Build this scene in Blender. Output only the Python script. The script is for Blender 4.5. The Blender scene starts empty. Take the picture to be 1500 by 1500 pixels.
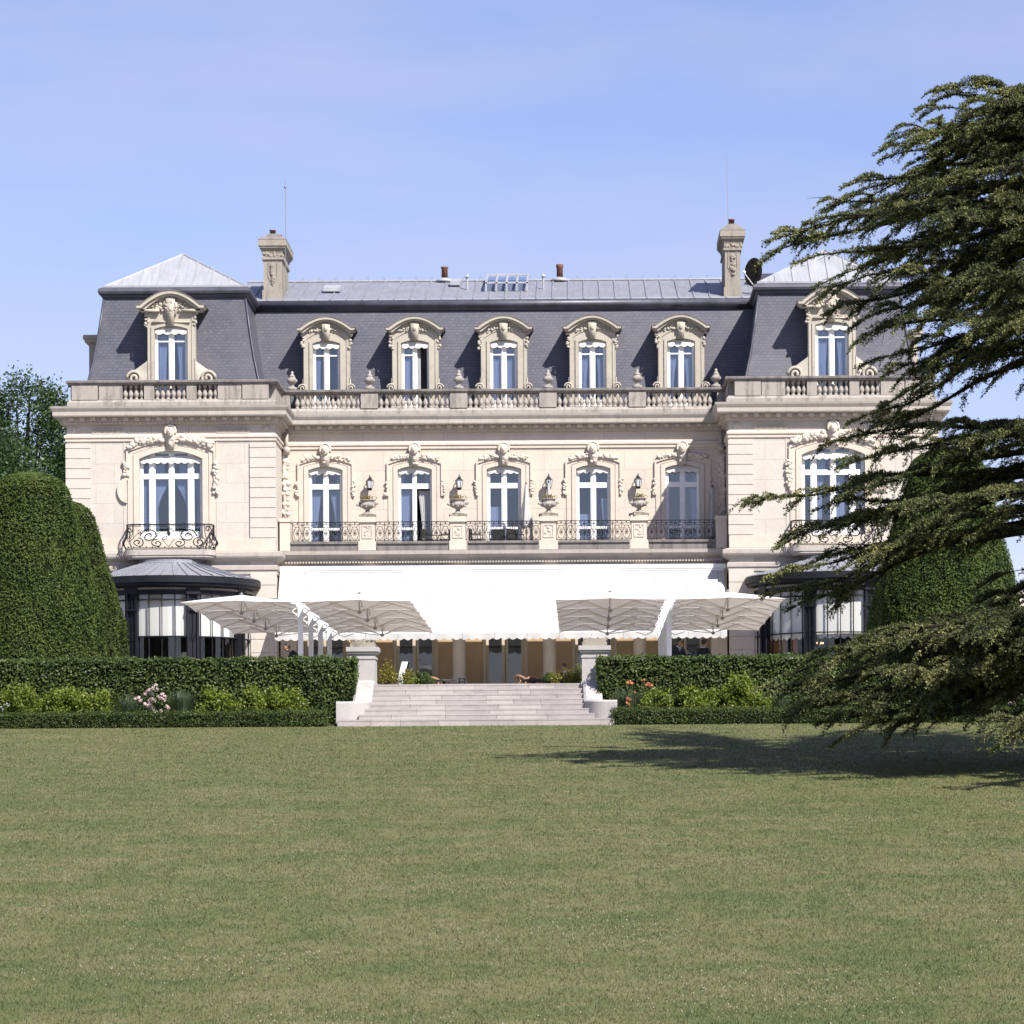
import bpy, math, random
import numpy as np
from mathutils import Vector

R = math.radians
random.seed(7)
SC = bpy.context.scene
COL = SC.collection

# ------------------------------------------------------------------ camera model
F = 4750.0                     # focal length in photo pixels (1500 px wide photo)
CX, CY = 855.0, 1225.0         # where the level view direction meets the photo
ROLL = R(0.37)
cR, sR = math.cos(ROLL), math.sin(ROLL)

def rect(px, py):
    x, y = px - CX, CY - py
    return x * cR + y * sR, y * cR - x * sR

def at(px, py, Y):
    """photo pixel + distance -> point in the place"""
    x, y = rect(px, py)
    return Vector((x / F * Y, Y, y / F * Y))

def ground(Y):
    Y = np.asarray(Y, dtype=float)
    z = -3.64 + 0.0739 * Y
    z = np.where(Y < 26, -1.7186 + 0.02 * (Y - 26), z)
    return np.where(Y > 92.4, -3.64 + 0.0739 * 92.4, z)

X0, YM, ZT = -2.98, 125.0, 4.45   # chateau axis, main wall plane, terrace level

# ------------------------------------------------------------------ mesh helpers
class MB:
    def __init__(s):
        s.v = []; s.f = []
    def add(s, vs, fs):
        o = len(s.v); s.v.extend([tuple(p) for p in vs])
        s.f.extend([tuple(i + o for i in f) for f in fs]); return s
    def box(s, x0, x1, y0, y1, z0, z1):
        return s.add([(x0,y0,z0),(x1,y0,z0),(x1,y1,z0),(x0,y1,z0),(x0,y0,z1),(x1,y0,z1),(x1,y1,z1),(x0,y1,z1)],
              [(0,3,2,1),(4,5,6,7),(0,1,5,4),(1,2,6,5),(2,3,7,6),(3,0,4,7)])
    def cbox(s, cx, cy, cz, sx, sy, sz):
        return s.box(cx-sx/2, cx+sx/2, cy-sy/2, cy+sy/2, cz-sz/2, cz+sz/2)
    def quad(s, a, b, c, d):
        return s.add([a, b, c, d], [(0,1,2,3)])
    def prism(s, poly, y0, y1):          # poly in (x,z), extruded along y
        n = len(poly)
        vs = [(x, y0, z) for x, z in poly] + [(x, y1, z) for x, z in poly]
        fs = [tuple(range(n)), tuple(range(2*n-1, n-1, -1))]
        fs += [(i, i+n, (i+1) % n + n, (i+1) % n) for i in range(n)]
        return s.add(vs, fs)
    def prismz(s, poly, z0, z1):
        n = len(poly)
        vs = [(x, y, z0) for x, y in poly] + [(x, y, z1) for x, y in poly]
        fs = [tuple(range(n-1, -1, -1)), tuple(range(n, 2*n))]
        fs += [(i, (i+1) % n, (i+1) % n + n, i+n) for i in range(n)]
        return s.add(vs, fs)
    def band(s, outer, inner, y0, y1):   # open strip between two (x,z) paths, front at y0
        n = len(outer); vs = []
        for y in (y0, y1):
            vs += [(x, y, z) for x, z in outer] + [(x, y, z) for x, z in inner]
        O0, I0, O1, I1 = 0, n, 2*n, 3*n
        fs = []
        for i in range(n-1):
            fs += [(O0+i, O0+i+1, I0+i+1, I0+i), (O0+i+1, O0+i, O1+i, O1+i+1),
                   (I0+i, I0+i+1, I1+i+1, I1+i), (O1+i+1, O1+i, I1+i, I1+i+1)]
        fs += [(O0, I0, I1, O1), (O0+n-1, O1+n-1, I1+n-1, I0+n-1)]
        return s.add(vs, fs)
    def lathe(s, prof, cx=0, cy=0, n=14, a0=0.0, a1=2*math.pi, sq=False):
        full = abs(a1 - a0 - 2*math.pi) < 1e-6
        m = n if full else n + 1
        vs = []
        for r, z in prof:
            for k in range(m):
                a = a0 + (a1 - a0) * k / n
                vs.append((cx + r*math.cos(a), cy + r*math.sin(a), z))
        fs = []
        for i in range(len(prof)-1):
            for k in range(n):
                k2 = (k+1) % m
                fs.append((i*m+k, i*m+k2, (i+1)*m+k2, (i+1)*m+k))
        if full:
            if prof[0][0] > 1e-4: fs.append(tuple(range(m-1, -1, -1)))
            if prof[-1][0] > 1e-4: fs.append(tuple(range((len(prof)-1)*m, len(prof)*m)))
        return s.add(vs, fs)
    def tube(s, pts, r, n=5, cap=True):
        pts = [Vector(p) for p in pts]; m = len(pts)
        rs = r if isinstance(r, (list, tuple)) else [r]*m
        vs = []; up0 = None
        for i, p in enumerate(pts):
            t = (pts[min(i+1, m-1)] - pts[max(i-1, 0)])
            if t.length < 1e-9: t = Vector((0,0,1))
            t.normalize()
            if up0 is None:
                up0 = Vector((0,0,1)) if abs(t.z) < .9 else Vector((1,0,0))
            a = up0 - t * up0.dot(t)
            if a.length < 1e-4: a = t.orthogonal()
            a.normalize(); b = t.cross(a); up0 = a
            for k in range(n):
                an = 2*math.pi*(k+.5)/n
                vs.append(p + (a*math.cos(an) + b*math.sin(an))*rs[i])
        fs = [(i*n+k, i*n+(k+1) % n, (i+1)*n+(k+1) % n, (i+1)*n+k) for i in range(m-1) for k in range(n)]
        if cap: fs += [tuple(range(n-1, -1, -1)), tuple(range((m-1)*n, m*n))]
        return s.add(vs, fs)
    def blob(s, c, rx, ry=None, rz=None, n=7, m=5):
        ry = rx if ry is None else ry; rz = rx if rz is None else rz
        vs = [(c[0], c[1], c[2]-rz)]
        for i in range(1, m):
            p = -math.pi/2 + math.pi*i/m
            for k in range(n):
                a = 2*math.pi*k/n
                vs.append((c[0]+rx*math.cos(p)*math.cos(a), c[1]+ry*math.cos(p)*math.sin(a), c[2]+rz*math.sin(p)))
        vs.append((c[0], c[1], c[2]+rz)); L = len(vs)-1
        fs = [(0, 1+(k+1) % n, 1+k) for k in range(n)]
        for i in range(m-2):
            for k in range(n):
                a = 1+i*n
                fs.append((a+k, a+(k+1) % n, a+n+(k+1) % n, a+n+k))
        a = 1+(m-2)*n
        fs += [(a+k, a+(k+1) % n, L) for k in range(n)]
        return s.add(vs, fs)
    def sweep(s, path, prof):            # path (x,y) open, outward = right hand side; prof (offset,z)
        n = len(path); vs = []
        nor = []
        for i in range(n-1):
            dx, dy = path[i+1][0]-path[i][0], path[i+1][1]-path[i][1]
            l = math.hypot(dx, dy); nor.append((dy/l, -dx/l))
        for i, (x, y) in enumerate(path):
            if i == 0: m = nor[0]
            elif i == n-1: m = nor[-1]
            else:
                a, b = nor[i-1], nor[i]; k = 1 + a[0]*b[0] + a[1]*b[1]
                m = ((a[0]+b[0])/k, (a[1]+b[1])/k)
            vs += [(x+m[0]*o, y+m[1]*o, z) for o, z in prof]
        p = len(prof)
        fs = [(i*p+j, (i+1)*p+j, (i+1)*p+j+1, i*p+j+1) for i in range(n-1) for j in range(p-1)]
        fs += [tuple(range(p)), tuple(range(n*p-1, n*p-p-1, -1))]
        return s.add(vs, fs)
    def wall(s, x0, x1, z0, z1, ops, y=0.0, th=.4):
        xs = sorted({x0, x1} | {v for o in ops for v in o[:2]}); zs = sorted({z0, z1} | {v for o in ops for v in o[2:4]})
        for i in range(len(xs)-1):
            for j in range(len(zs)-1):
                mx, mz = (xs[i]+xs[i+1])/2, (zs[j]+zs[j+1])/2
                if any(o[0] < mx < o[1] and o[2] < mz < o[3] for o in ops): continue
                s.quad((xs[i],y,zs[j]), (xs[i+1],y,zs[j]), (xs[i+1],y,zs[j+1]), (xs[i],y,zs[j+1]))
        for xa, xb, za, zb, rise in ops:
            yb = y + th; sp = zb - rise; N = 10
            arc = [(xa+(xb-xa)*k/N, sp + rise*(1-(2*k/N-1)**2)) for k in range(N+1)]
            s.quad((xa,y,za), (xa,y,sp), (xa,yb,sp), (xa,yb,za)); s.quad((xb,y,sp), (xb,y,za), (xb,yb,za), (xb,yb,sp))
            s.quad((xa,y,za), (xa,yb,za), (xb,yb,za), (xb,y,za))
            for k in range(N):
                a, b = arc[k], arc[k+1]
                if rise > 0: s.quad((a[0],y,a[1]), (b[0],y,b[1]), (b[0],y,zb), (a[0],y,zb))
                s.quad((a[0],y,a[1]), (a[0],yb,a[1]), (b[0],yb,b[1]), (b[0],y,b[1]))
        return s
    def lumps(s, pts, r, k=3, jit=.5, dep=.6, y=None):
        for p in pts:
            for _ in range(k):
                q = (p[0]+random.uniform(-1,1)*r*jit*1.6, p[1]-random.random()*r*.3, p[2]+random.uniform(-1,1)*r*jit*1.6)
                rr = r*random.uniform(.55, 1.0)
                s.blob(q, rr, rr*dep, rr*random.uniform(.7,1.1), 6, 4)
        return s

def arch(w, z0, spring, rise, n=12, cx=0.0):
    """(x,z) path up one jamb, over a segmental arch and down the other"""
    return [(cx-w, z0)] + [(cx-w+2*w*k/n, spring + rise*(1-(2*k/n-1)**2)) for k in range(n+1)] + [(cx+w, z0)]

def put(name, data, parent=None):
    o = bpy.data.objects.new(name, data); COL.objects.link(o)
    if parent is not None: o.parent = parent
    return o
def obj(name, mb, mat, parent=None, smooth=False, loc=None):
    me = bpy.data.meshes.new(name); me.from_pydata(mb.v, [], mb.f)
    me.materials.append(mat)
    if smooth: me.polygons.foreach_set('use_smooth', [True]*len(me.polygons))
    me.update(); o = put(name, me, parent)
    if loc is not None: o.location = loc
    return o
def np_obj(name, V, Fc, mat, parent=None, smooth=False, loc=None):
    V = np.asarray(V, dtype=np.float32); Fc = np.asarray(Fc, dtype=np.int32)
    me = bpy.data.meshes.new(name); k = Fc.shape[1]
    me.vertices.add(len(V)); me.vertices.foreach_set('co', V.ravel())
    me.loops.add(Fc.size); me.loops.foreach_set('vertex_index', Fc.ravel())
    me.polygons.add(len(Fc)); me.polygons.foreach_set('loop_start', np.arange(0, Fc.size, k, dtype=np.int32))
    try: me.polygons.foreach_set('loop_total', np.full(len(Fc), k, dtype=np.int32))
    except Exception: pass
    if smooth: me.polygons.foreach_set('use_smooth', np.ones(len(Fc), dtype=bool))
    me.update(calc_edges=True); me.validate()
    me.materials.append(mat)
    o = put(name, me, parent)
    if loc is not None: o.location = loc
    return o
def tag(o, label, cat, group=None, kind=None):
    if label: o['label'] = label
    if cat: o['category'] = cat
    if group: o['group'] = group
    if kind: o['kind'] = kind
    return o
def thing(name, label, cat, loc=(0,0,0), rz=0.0, group=None):
    o = put(name, None); o.empty_display_size = .3
    o.location = loc; o.rotation_euler = (0, 0, rz)
    return tag(o, label, cat, group)
def copy_thing(o, loc, rz=None, label=None, parent=None):
    c = o.copy(); COL.objects.link(c)
    if parent is not None: c.parent = parent
    if loc is not None: c.location = loc
    if rz is not None: c.rotation_euler = (0, 0, rz)
    if label: c['label'] = label
    for ch in o.children: copy_thing(ch, None, parent=c)
    return c

# ------------------------------------------------------------------ materials
def newmat(name):
    m = bpy.data.materials.new(name); m.use_nodes = True
    nt = m.node_tree; b = nt.nodes['Principled BSDF']
    return m, nt, b
def N(nt, t, **kw):
    n = nt.nodes.new(t)
    for k, v in kw.items():
        if k in n.inputs: n.inputs[k].default_value = v
        else: setattr(n, k, v)
    return n
ALB = .82                      # overall reflectance against which the exposure is set
def c4(c, k=1.0): k = k*ALB; return (c[0]*k, c[1]*k, c[2]*k, 1)
def raw4(c): return (c[0], c[1], c[2], 1)
def mixc(nt, f, a, b, mode='MIX'):
    n = nt.nodes.new('ShaderNodeMix'); n.data_type = 'RGBA'; n.blend_type = mode
    for i, v in ((0, f), (6, a), (7, b)):
        if hasattr(v, 'links') or hasattr(v, 'is_linked'): nt.links.new(v, n.inputs[i])
        else: n.inputs[i].default_value = v
    return n.outputs[2]
def ramp(nt, fac, stops):
    n = nt.nodes.new('ShaderNodeValToRGB'); e = n.color_ramp.elements
    while len(e) < len(stops): e.new(.5)
    for i, (p, c) in enumerate(stops):
        e[i].position = p; e[i].color = c if len(c) == 4 else (*c, 1)
    nt.links.new(fac, n.inputs[0]); return n.outputs[0]
def coords(nt, scale=(1,1,1)):
    tc = nt.nodes.new('ShaderNodeTexCoord'); mp = nt.nodes.new('ShaderNodeMapping')
    mp.inputs['Scale'].default_value = scale; nt.links.new(tc.outputs['Object'], mp.inputs[0])
    return mp.outputs[0]
def noise(nt, vec, scale, detail=4, rough=.6):
    n = N(nt, 'ShaderNodeTexNoise', Scale=scale, Detail=detail, Roughness=rough)
    nt.links.new(vec, n.inputs['Vector']); return n.outputs['Fac']
def bump(nt, b, h, strength=.3, dist=.02):
    n = N(nt, 'ShaderNodeBump', Strength=strength, Distance=dist)
    nt.links.new(h, n.inputs['Height']); nt.links.new(n.outputs[0], b.inputs['Normal'])

def plain(name, col, rough=.6, var=.18, scale=3.0, metal=0.0, bmp=0.0, spec=.4):
    m, nt, b = newmat(name); v = coords(nt)
    f = noise(nt, v, scale)
    nt.links.new(ramp(nt, f, [(.3, c4(col, 1-var)), (.7, c4(col, 1+var))]), b.inputs['Base Color'])
    b.inputs['Roughness'].default_value = rough; b.inputs['Metallic'].default_value = metal
    b.inputs['Specular IOR Level'].default_value = spec
    if bmp: bump(nt, b, noise(nt, v, scale*8), bmp, .02)
    return m

def stone(name, col, blocks=None, dirt=.25, dirtcol=(.12,.11,.10), streak=True, dirt_lo=.55, spec=.2):
    m, nt, b = newmat(name); v = coords(nt)
    f = noise(nt, v, 1.3, 5, .65); g = noise(nt, v, 14, 4, .7)
    c = ramp(nt, f, [(.25, c4(col, .88)), (.75, c4(col, 1.08))])
    c = mixc(nt, .25, c, ramp(nt, g, [(.3, c4(col, .7)), (.7, c4(col, 1.15))]))
    if blocks:
        sep = nt.nodes.new('ShaderNodeSeparateXYZ'); nt.links.new(v, sep.inputs[0])
        ad = N(nt, 'ShaderNodeMath', operation='ADD'); nt.links.new(sep.outputs[0], ad.inputs[0]); nt.links.new(sep.outputs[1], ad.inputs[1])
        cm = nt.nodes.new('ShaderNodeCombineXYZ'); nt.links.new(ad.outputs[0], cm.inputs[0]); nt.links.new(sep.outputs[2], cm.inputs[1])
        br = nt.nodes.new('ShaderNodeTexBrick'); nt.links.new(cm.outputs[0], br.inputs['Vector'])
        br.inputs['Scale'].default_value = 1; br.inputs['Brick Width'].default_value = blocks[0]; br.inputs['Row Height'].default_value = blocks[1]
        br.inputs['Mortar Size'].default_value = blocks[2]; br.inputs['Mortar Smooth'].default_value = .1
        br.inputs['Color1'].default_value = (1,1,1,1); br.inputs['Color2'].default_value = (blocks[3],)*3+(1,); br.inputs['Mortar'].default_value = (blocks[4],)*3+(1,)
        br.inputs['Bias'].default_value = -.2
        c = mixc(nt, 1.0, c, br.outputs['Color'], 'MULTIPLY')
    if dirt:
        sv = coords(nt, (2.2, 2.2, .5) if streak else (1,1,1))
        d = noise(nt, sv, 1.6, 6, .7)
        c = mixc(nt, ramp(nt, d, [(dirt_lo, (0,0,0,1)), (dirt_lo+.22, (dirt,)*3+(1,))]), c, c4(dirtcol))
    if name == 'step_stone':
        geo = nt.nodes.new('ShaderNodeNewGeometry'); c = mixc(nt, 1.0, c, ramp(nt, geo.outputs['Random Per Island'], [(0, (.84,.83,.84,1)), (1, (1.05,1.04,1.02,1))]), 'MULTIPLY')
    nt.links.new(c, b.inputs['Base Color']); b.inputs['Roughness'].default_value = .85
    b.inputs['Specular IOR Level'].default_value = spec
    bump(nt, b, g, .25, .02)
    return m

def cloth(name, col, trans=.35, var=.03):
    m, nt, b = newmat(name); v = coords(nt)
    f = noise(nt, v, 1.2, 3)
    c = ramp(nt, f, [(.3, c4(col, 1-var)), (.7, c4(col, 1))])
    nt.links.new(c, b.inputs['Base Color']); b.inputs['Roughness'].default_value = .9; b.inputs['Specular IOR Level'].default_value = .1
    t = N(nt, 'ShaderNodeBsdfTranslucent'); nt.links.new(c, t.inputs[0])
    mx = N(nt, 'ShaderNodeMixShader', Fac=trans); nt.links.new(b.outputs[0], mx.inputs[1]); nt.links.new(t.outputs[0], mx.inputs[2])
    nt.links.new(mx.outputs[0], nt.nodes['Material Output'].inputs[0])
    return m

def leaf(name, dark, light, trans=.25, rough=.5, nscale=1.2, spec=.35, tip=None):
    m, nt, b = newmat(name); v = coords(nt)
    geo = nt.nodes.new('ShaderNodeNewGeometry')
    f = noise(nt, v, nscale, 4, .6)
    ad = N(nt, 'ShaderNodeMath', operation='ADD'); nt.links.new(f, ad.inputs[0])
    mu = N(nt, 'ShaderNodeMath', operation='MULTIPLY'); nt.links.new(geo.outputs['Random Per Island'], mu.inputs[0]); mu.inputs[1].default_value = .5
    nt.links.new(mu.outputs[0], ad.inputs[1])
    st = [(.45, c4(dark)), (.95, c4(light))]
    if tip: st.append((1.0, c4(tip)))
    c = ramp(nt, ad.outputs[0], st)
    nt.links.new(c, b.inputs['Base Color']); b.inputs['Roughness'].default_value = rough; b.inputs['Specular IOR Level'].default_value = spec
    if trans:
        t = N(nt, 'ShaderNodeBsdfTranslucent'); nt.links.new(mixc(nt, 1.0, c, (1.3,1.35,.7,1), 'MULTIPLY'), t.inputs[0])
        mx = N(nt, 'ShaderNodeMixShader', Fac=trans); nt.links.new(b.outputs[0], mx.inputs[1]); nt.links.new(t.outputs[0], mx.inputs[2])
        nt.links.new(mx.outputs[0], nt.nodes['Material Output'].inputs[0])
    return m

def glass(name, refl=.16, tint=(.55,.62,.75)):
    m, nt, b = newmat(name)
    tr = N(nt, 'ShaderNodeBsdfTransparent', Color=raw4(tint)); gl = N(nt, 'ShaderNodeBsdfGlossy', Roughness=.02)
    gl.inputs['Color'].default_value = (.9,.95,1,1)
    lw = N(nt, 'ShaderNodeLayerWeight', Blend=.5); pw = N(nt, 'ShaderNodeMath', operation='POWER'); nt.links.new(lw.outputs['Facing'], pw.inputs[0]); pw.inputs[1].default_value = 4
    ad = N(nt, 'ShaderNodeMath', operation='MULTIPLY_ADD'); nt.links.new(pw.outputs[0], ad.inputs[0]); ad.inputs[1].default_value = .6; ad.inputs[2].default_value = refl
    mx = N(nt, 'ShaderNodeMixShader'); nt.links.new(ad.outputs[0], mx.inputs[0]); nt.links.new(tr.outputs[0], mx.inputs[1]); nt.links.new(gl.outputs[0], mx.inputs[2])
    # old panes are never quite flat
    v = coords(nt); nb = N(nt, 'ShaderNodeBump', Strength=.06, Distance=.05); nt.links.new(noise(nt, v, 1.1, 2), nb.inputs['Height']); nt.links.new(nb.outputs[0], gl.inputs['Normal'])
    nt.links.new(mx.outputs[0], nt.nodes['Material Output'].inputs[0])
    return m

M = {}
M['wall'] = stone('limestone_blocks', (.62,.545,.465), (1.55,.745,.010,.93,.72), .20, (.40,.34,.28), True, .54)
M['wallgrey'] = stone('limestone_blocks_grey', (.565,.515,.462), (1.4,.745,.010,.94,.72), .12, (.38,.34,.30), True, .58)
M['quoin'] = stone('limestone_quoin', (.57,.52,.465), None, .12, (.38,.33,.28))
M['trim'] = stone('limestone_trim', (.60,.53,.455), None, .25, (.28,.25,.21), False, .55)
M['carved'] = stone('limestone_carved', (.60,.535,.46), None, .15, (.25,.22,.18), False, .55)
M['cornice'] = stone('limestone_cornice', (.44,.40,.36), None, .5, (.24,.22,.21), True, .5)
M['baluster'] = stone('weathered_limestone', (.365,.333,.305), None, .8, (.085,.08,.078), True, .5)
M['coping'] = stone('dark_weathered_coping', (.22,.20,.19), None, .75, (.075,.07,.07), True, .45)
M['dormer'] = stone('dormer_stone', (.45,.41,.35), None, .5, (.17,.155,.13), False, .55)
M['step'] = stone('step_stone', (.425,.39,.38), None, .5, (.25,.23,.23), False, .48)
M['pier'] = stone('white_pier_stone', (.43,.405,.395), None, .6, (.20,.19,.18), False, .5)
M['mossy'] = stone('mossy_stone', (.34,.30,.25), None, .9, (.07,.07,.05), False, .45)
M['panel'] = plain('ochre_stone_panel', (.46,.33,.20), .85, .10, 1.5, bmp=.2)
M['doorframe'] = plain('cream_door_paint', (.52,.44,.34), .5, .05)
M['white'] = plain('white_paint', (.82,.82,.82), .4, .03)
M['iron'] = plain('black_iron', (.012,.013,.018), .5, .2, spec=.2)
M['lead'] = plain('dark_lead', (.075,.075,.10), .45, .3, 2, metal=.2)
M['terracotta'] = plain('terracotta', (.17,.07,.048), .8, .25, 6)
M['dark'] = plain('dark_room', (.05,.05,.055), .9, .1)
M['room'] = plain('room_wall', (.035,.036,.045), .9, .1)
M['glass'] = glass('window_glass', .15, (.56,.64,.82))
M['chimney'] = stone('chimney_stone', (.33,.295,.25), None, .6, (.13,.115,.10), True, .48)
M['glassclear'] = glass('bay_glass', .07, (.93,.94,.95))
M['glassdark'] = glass('door_glass', .10, (.35,.37,.4))
M['curtain'] = cloth('net_curtain', (.62,.62,.64), .3)
M['orange'] = cloth('orange_curtain', (.50,.22,.08), .3, .2)
M['blind'] = cloth('white_blind', (.85,.84,.80), .25)
M['awning'] = cloth('awning_cloth', (.60,.588,.57), .2)
def seams(m):
    nt = m.node_tree; b = nt.nodes['Principled BSDF']; lk = b.inputs['Base Color'].links[0]; src = lk.from_socket
    tc = nt.nodes.new('ShaderNodeTexCoord'); sp = nt.nodes.new('ShaderNodeSeparateXYZ'); nt.links.new(tc.outputs['Object'], sp.inputs[0])
    ad = N(nt, 'ShaderNodeMath', operation='ADD'); nt.links.new(sp.outputs[0], ad.inputs[0]); ad.inputs[1].default_value = 30.3
    md = N(nt, 'ShaderNodeMath', operation='MODULO'); nt.links.new(ad.outputs[0], md.inputs[0]); md.inputs[1].default_value = 1.2
    lt = N(nt, 'ShaderNodeMath', operation='LESS_THAN'); nt.links.new(md.outputs[0], lt.inputs[0]); lt.inputs[1].default_value = .035
    nt.links.new(mixc(nt, lt.outputs[0], src, (.33,.32,.31,1)), b.inputs['Base Color'])
seams(M['awning'])
M['canopy'] = cloth('parasol_cloth', (.80,.755,.715), .13)
M['alu'] = plain('white_aluminium', (.80,.81,.83), .35, .03)
M['rib'] = plain('beige_rib', (.62,.55,.47), .5, .05)
M['metal'] = plain('grey_metal', (.35,.35,.36), .4, .1, metal=.7)
M['bark'] = plain('bark', (.024,.020,.016), .95, .4, 5, bmp=.6, spec=.1)
M['soil'] = plain('soil', (.06,.045,.03), 1, .3, 8, bmp=.5)
M['paving'] = stone('terrace_paving', (.40,.37,.34), None, .3, (.2,.19,.18), False)
M['skin'] = plain('skin', (.34,.19,.135), .5, .06)
M['hair'] = plain('dark_hair', (.02,.014,.01), .6, .2, 20)
M['suit'] = plain('navy_suit', (.012,.013,.024), .85, .1)
M['shirt'] = plain('pale_shirt', (.6,.63,.7), .8, .05)
M['rattan'] = plain('rattan', (.30,.17,.09), .6, .3, 30, bmp=.4)
M['wicker'] = plain('dark_wicker', (.03,.027,.025), .6, .3, 30)
M['crow'] = plain('black_feather', (.008,.008,.010), .5, .2, 30)

def slate():
    m, nt, b = newmat('slate'); tc = nt.nodes.new('ShaderNodeTexCoord'); sep = nt.nodes.new('ShaderNodeSeparateXYZ'); nt.links.new(tc.outputs['Object'], sep.inputs[0])
    ad = N(nt, 'ShaderNodeMath', operation='ADD'); nt.links.new(sep.outputs[0], ad.inputs[0]); nt.links.new(sep.outputs[1], ad.inputs[1])
    cm = nt.nodes.new('ShaderNodeCombineXYZ'); nt.links.new(ad.outputs[0], cm.inputs[0]); nt.links.new(sep.outputs[2], cm.inputs[1])
    br = nt.nodes.new('ShaderNodeTexBrick'); nt.links.new(cm.outputs[0], br.inputs['Vector'])
    for k, v in (('Scale',1),('Brick Width',.21),('Row Height',.115),('Mortar Size',.009),('Mortar Smooth',.1),('Bias',-.1)): br.inputs[k].default_value = v
    br.inputs['Color1'].default_value = (.080,.080,.108,1); br.inputs['Color2'].default_value = (.058,.059,.085,1); br.inputs['Mortar'].default_value = (.03,.03,.04,1)
    f = noise(nt, tc.outputs['Object'], .9, 5, .7)
    c = mixc(nt, ramp(nt, f, [(.4, (0,0,0,1)), (.75, (.55,)*3+(1,))]), br.outputs['Color'], (.098,.092,.094,1))
    vo = N(nt, 'ShaderNodeTexVoronoi', Scale=2.6); nt.links.new(tc.outputs['Object'], vo.inputs['Vector'])
    c = mixc(nt, ramp(nt, vo.outputs['Distance'], [(.035, (.6,)*3+(1,)), (.07, (0,0,0,1))]), c, (.30,.29,.27,1))
    nt.links.new(c, b.inputs['Base Color']); b.inputs['Roughness'].default_value = .5; b.inputs['Specular IOR Level'].default_value = .45
    bump(nt, b, br.outputs['Fac'], -.35, .015)
    return m
M['slate'] = slate()
def zinc(name, col):
    m, nt, b = newmat(name); v = coords(nt, (1,1,1))
    f = noise(nt, v, .8, 5, .6); g = noise(nt, coords(nt, (6,.6,.6)), 1.5, 4)
    c = mixc(nt, .4, ramp(nt, f, [(.3, c4(col,.82)), (.7, c4(col,1.1))]), ramp(nt, g, [(.35, c4(col,.7)), (.65, c4(col,1.15))]))
    nt.links.new(c, b.inputs['Base Color']); b.inputs['Roughness'].default_value = .5; b.inputs['Metallic'].default_value = .15
    return m
M['zinc'] = zinc('zinc_sheet', (.255,.26,.30)); M['zincl'] = zinc('pale_zinc_sheet', (.38,.385,.42))

def lawnmat(name, blades):
    m, nt, b = newmat(name); v = coords(nt)
    f = noise(nt, v, .45, 5, .7); g = noise(nt, coords(nt, (1,.8,1)), 2.6, 4, .7)
    ad = N(nt, 'ShaderNodeMath', operation='ADD'); nt.links.new(f, ad.inputs[0]); nt.links.new(g, ad.inputs[1])
    hf = N(nt, 'ShaderNodeMath', operation='MULTIPLY'); nt.links.new(ad.outputs[0], hf.inputs[0]); hf.inputs[1].default_value = .5
    out = hf.outputs[0]
    if blades:
        geo = nt.nodes.new('ShaderNodeNewGeometry'); mu = N(nt, 'ShaderNodeMath', operation='MULTIPLY_ADD')
        nt.links.new(geo.outputs['Random Per Island'], mu.inputs[0]); mu.inputs[1].default_value = .11; nt.links.new(out, mu.inputs[2])
        sb = N(nt, 'ShaderNodeMath', operation='SUBTRACT'); nt.links.new(mu.outputs[0], sb.inputs[0]); sb.inputs[1].default_value = .055; out = sb.outputs[0]
    c = ramp(nt, out, [(.34, (.078,.102,.036,1)), (.46, (.112,.129,.049,1)), (.56, (.152,.151,.069,1)), (.70, (.207,.180,.103,1))])
    nt.links.new(c, b.inputs['Base Color']); b.inputs['Roughness'].default_value = .7; b.inputs['Specular IOR Level'].default_value = .2
    if not blades: nt.links.new(mixc(nt, 1.0, c, (.80,.80,.78,1), 'MULTIPLY'), b.inputs['Base Color'])
    if blades:
        t = N(nt, 'ShaderNodeBsdfTranslucent'); nt.links.new(c, t.inputs[0])
        mx = N(nt, 'ShaderNodeMixShader', Fac=.3); nt.links.new(b.outputs[0], mx.inputs[1]); nt.links.new(t.outputs[0], mx.inputs[2])
        nt.links.new(mx.outputs[0], nt.nodes['Material Output'].inputs[0])
    else: bump(nt, b, noise(nt, v, 30, 3), .6, .03)
    return m
M['lawn'] = lawnmat('lawn_ground', False); M['grass'] = lawnmat('grass_blades', True)
M['cedar'] = leaf('cedar_needles', (.024,.040,.020), (.190,.205,.085), .06, .6, .9, .12, (.36,.35,.145))
M['yew'] = leaf('yew_needles', (.024,.048,.011), (.085,.125,.028), .18, .6, .7, .15, (.10,.12,.028))
M['yewlight'] = leaf('yew_needles_fresh', (.026,.046,.011), (.075,.105,.024), .18, .6, .7, .15, (.12,.14,.032))
M['hedge'] = leaf('hedge_leaves', (.024,.046,.011), (.085,.122,.032), .2, .5, 1.5, .22)
M['hedgecore'] = plain('hedge_twigs', (.010,.014,.006), 1, .3, 6, spec=.02)
M['box'] = leaf('box_leaves', (.022,.042,.010), (.070,.105,.022), .25, .5, 1.5, .3)
M['golden'] = leaf('golden_leaves', (.085,.125,.018), (.22,.27,.045), .35, .45, 2.5, .3)
M['amber'] = leaf('amber_leaves', (.10,.10,.012), (.26,.22,.03), .3, .45, 3, .3)
M['reed'] = leaf('grey_green_blades', (.06,.095,.045), (.14,.18,.11), .25, .5, 2, .3)
M['rosleaf'] = leaf('rose_leaves', (.02,.045,.015), (.05,.09,.03), .2, .4, 3, .4)
M['petal'] = cloth('pink_petal', (.84,.66,.63), .25, .2)
M['lily'] = cloth('orange_petal', (.80,.33,.18), .25, .1)
M['red'] = cloth('red_petal', (.40,.08,.05), .2, .2)
M['clover'] = plain('clover_head', (.42,.36,.28), .9, .2)
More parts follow.
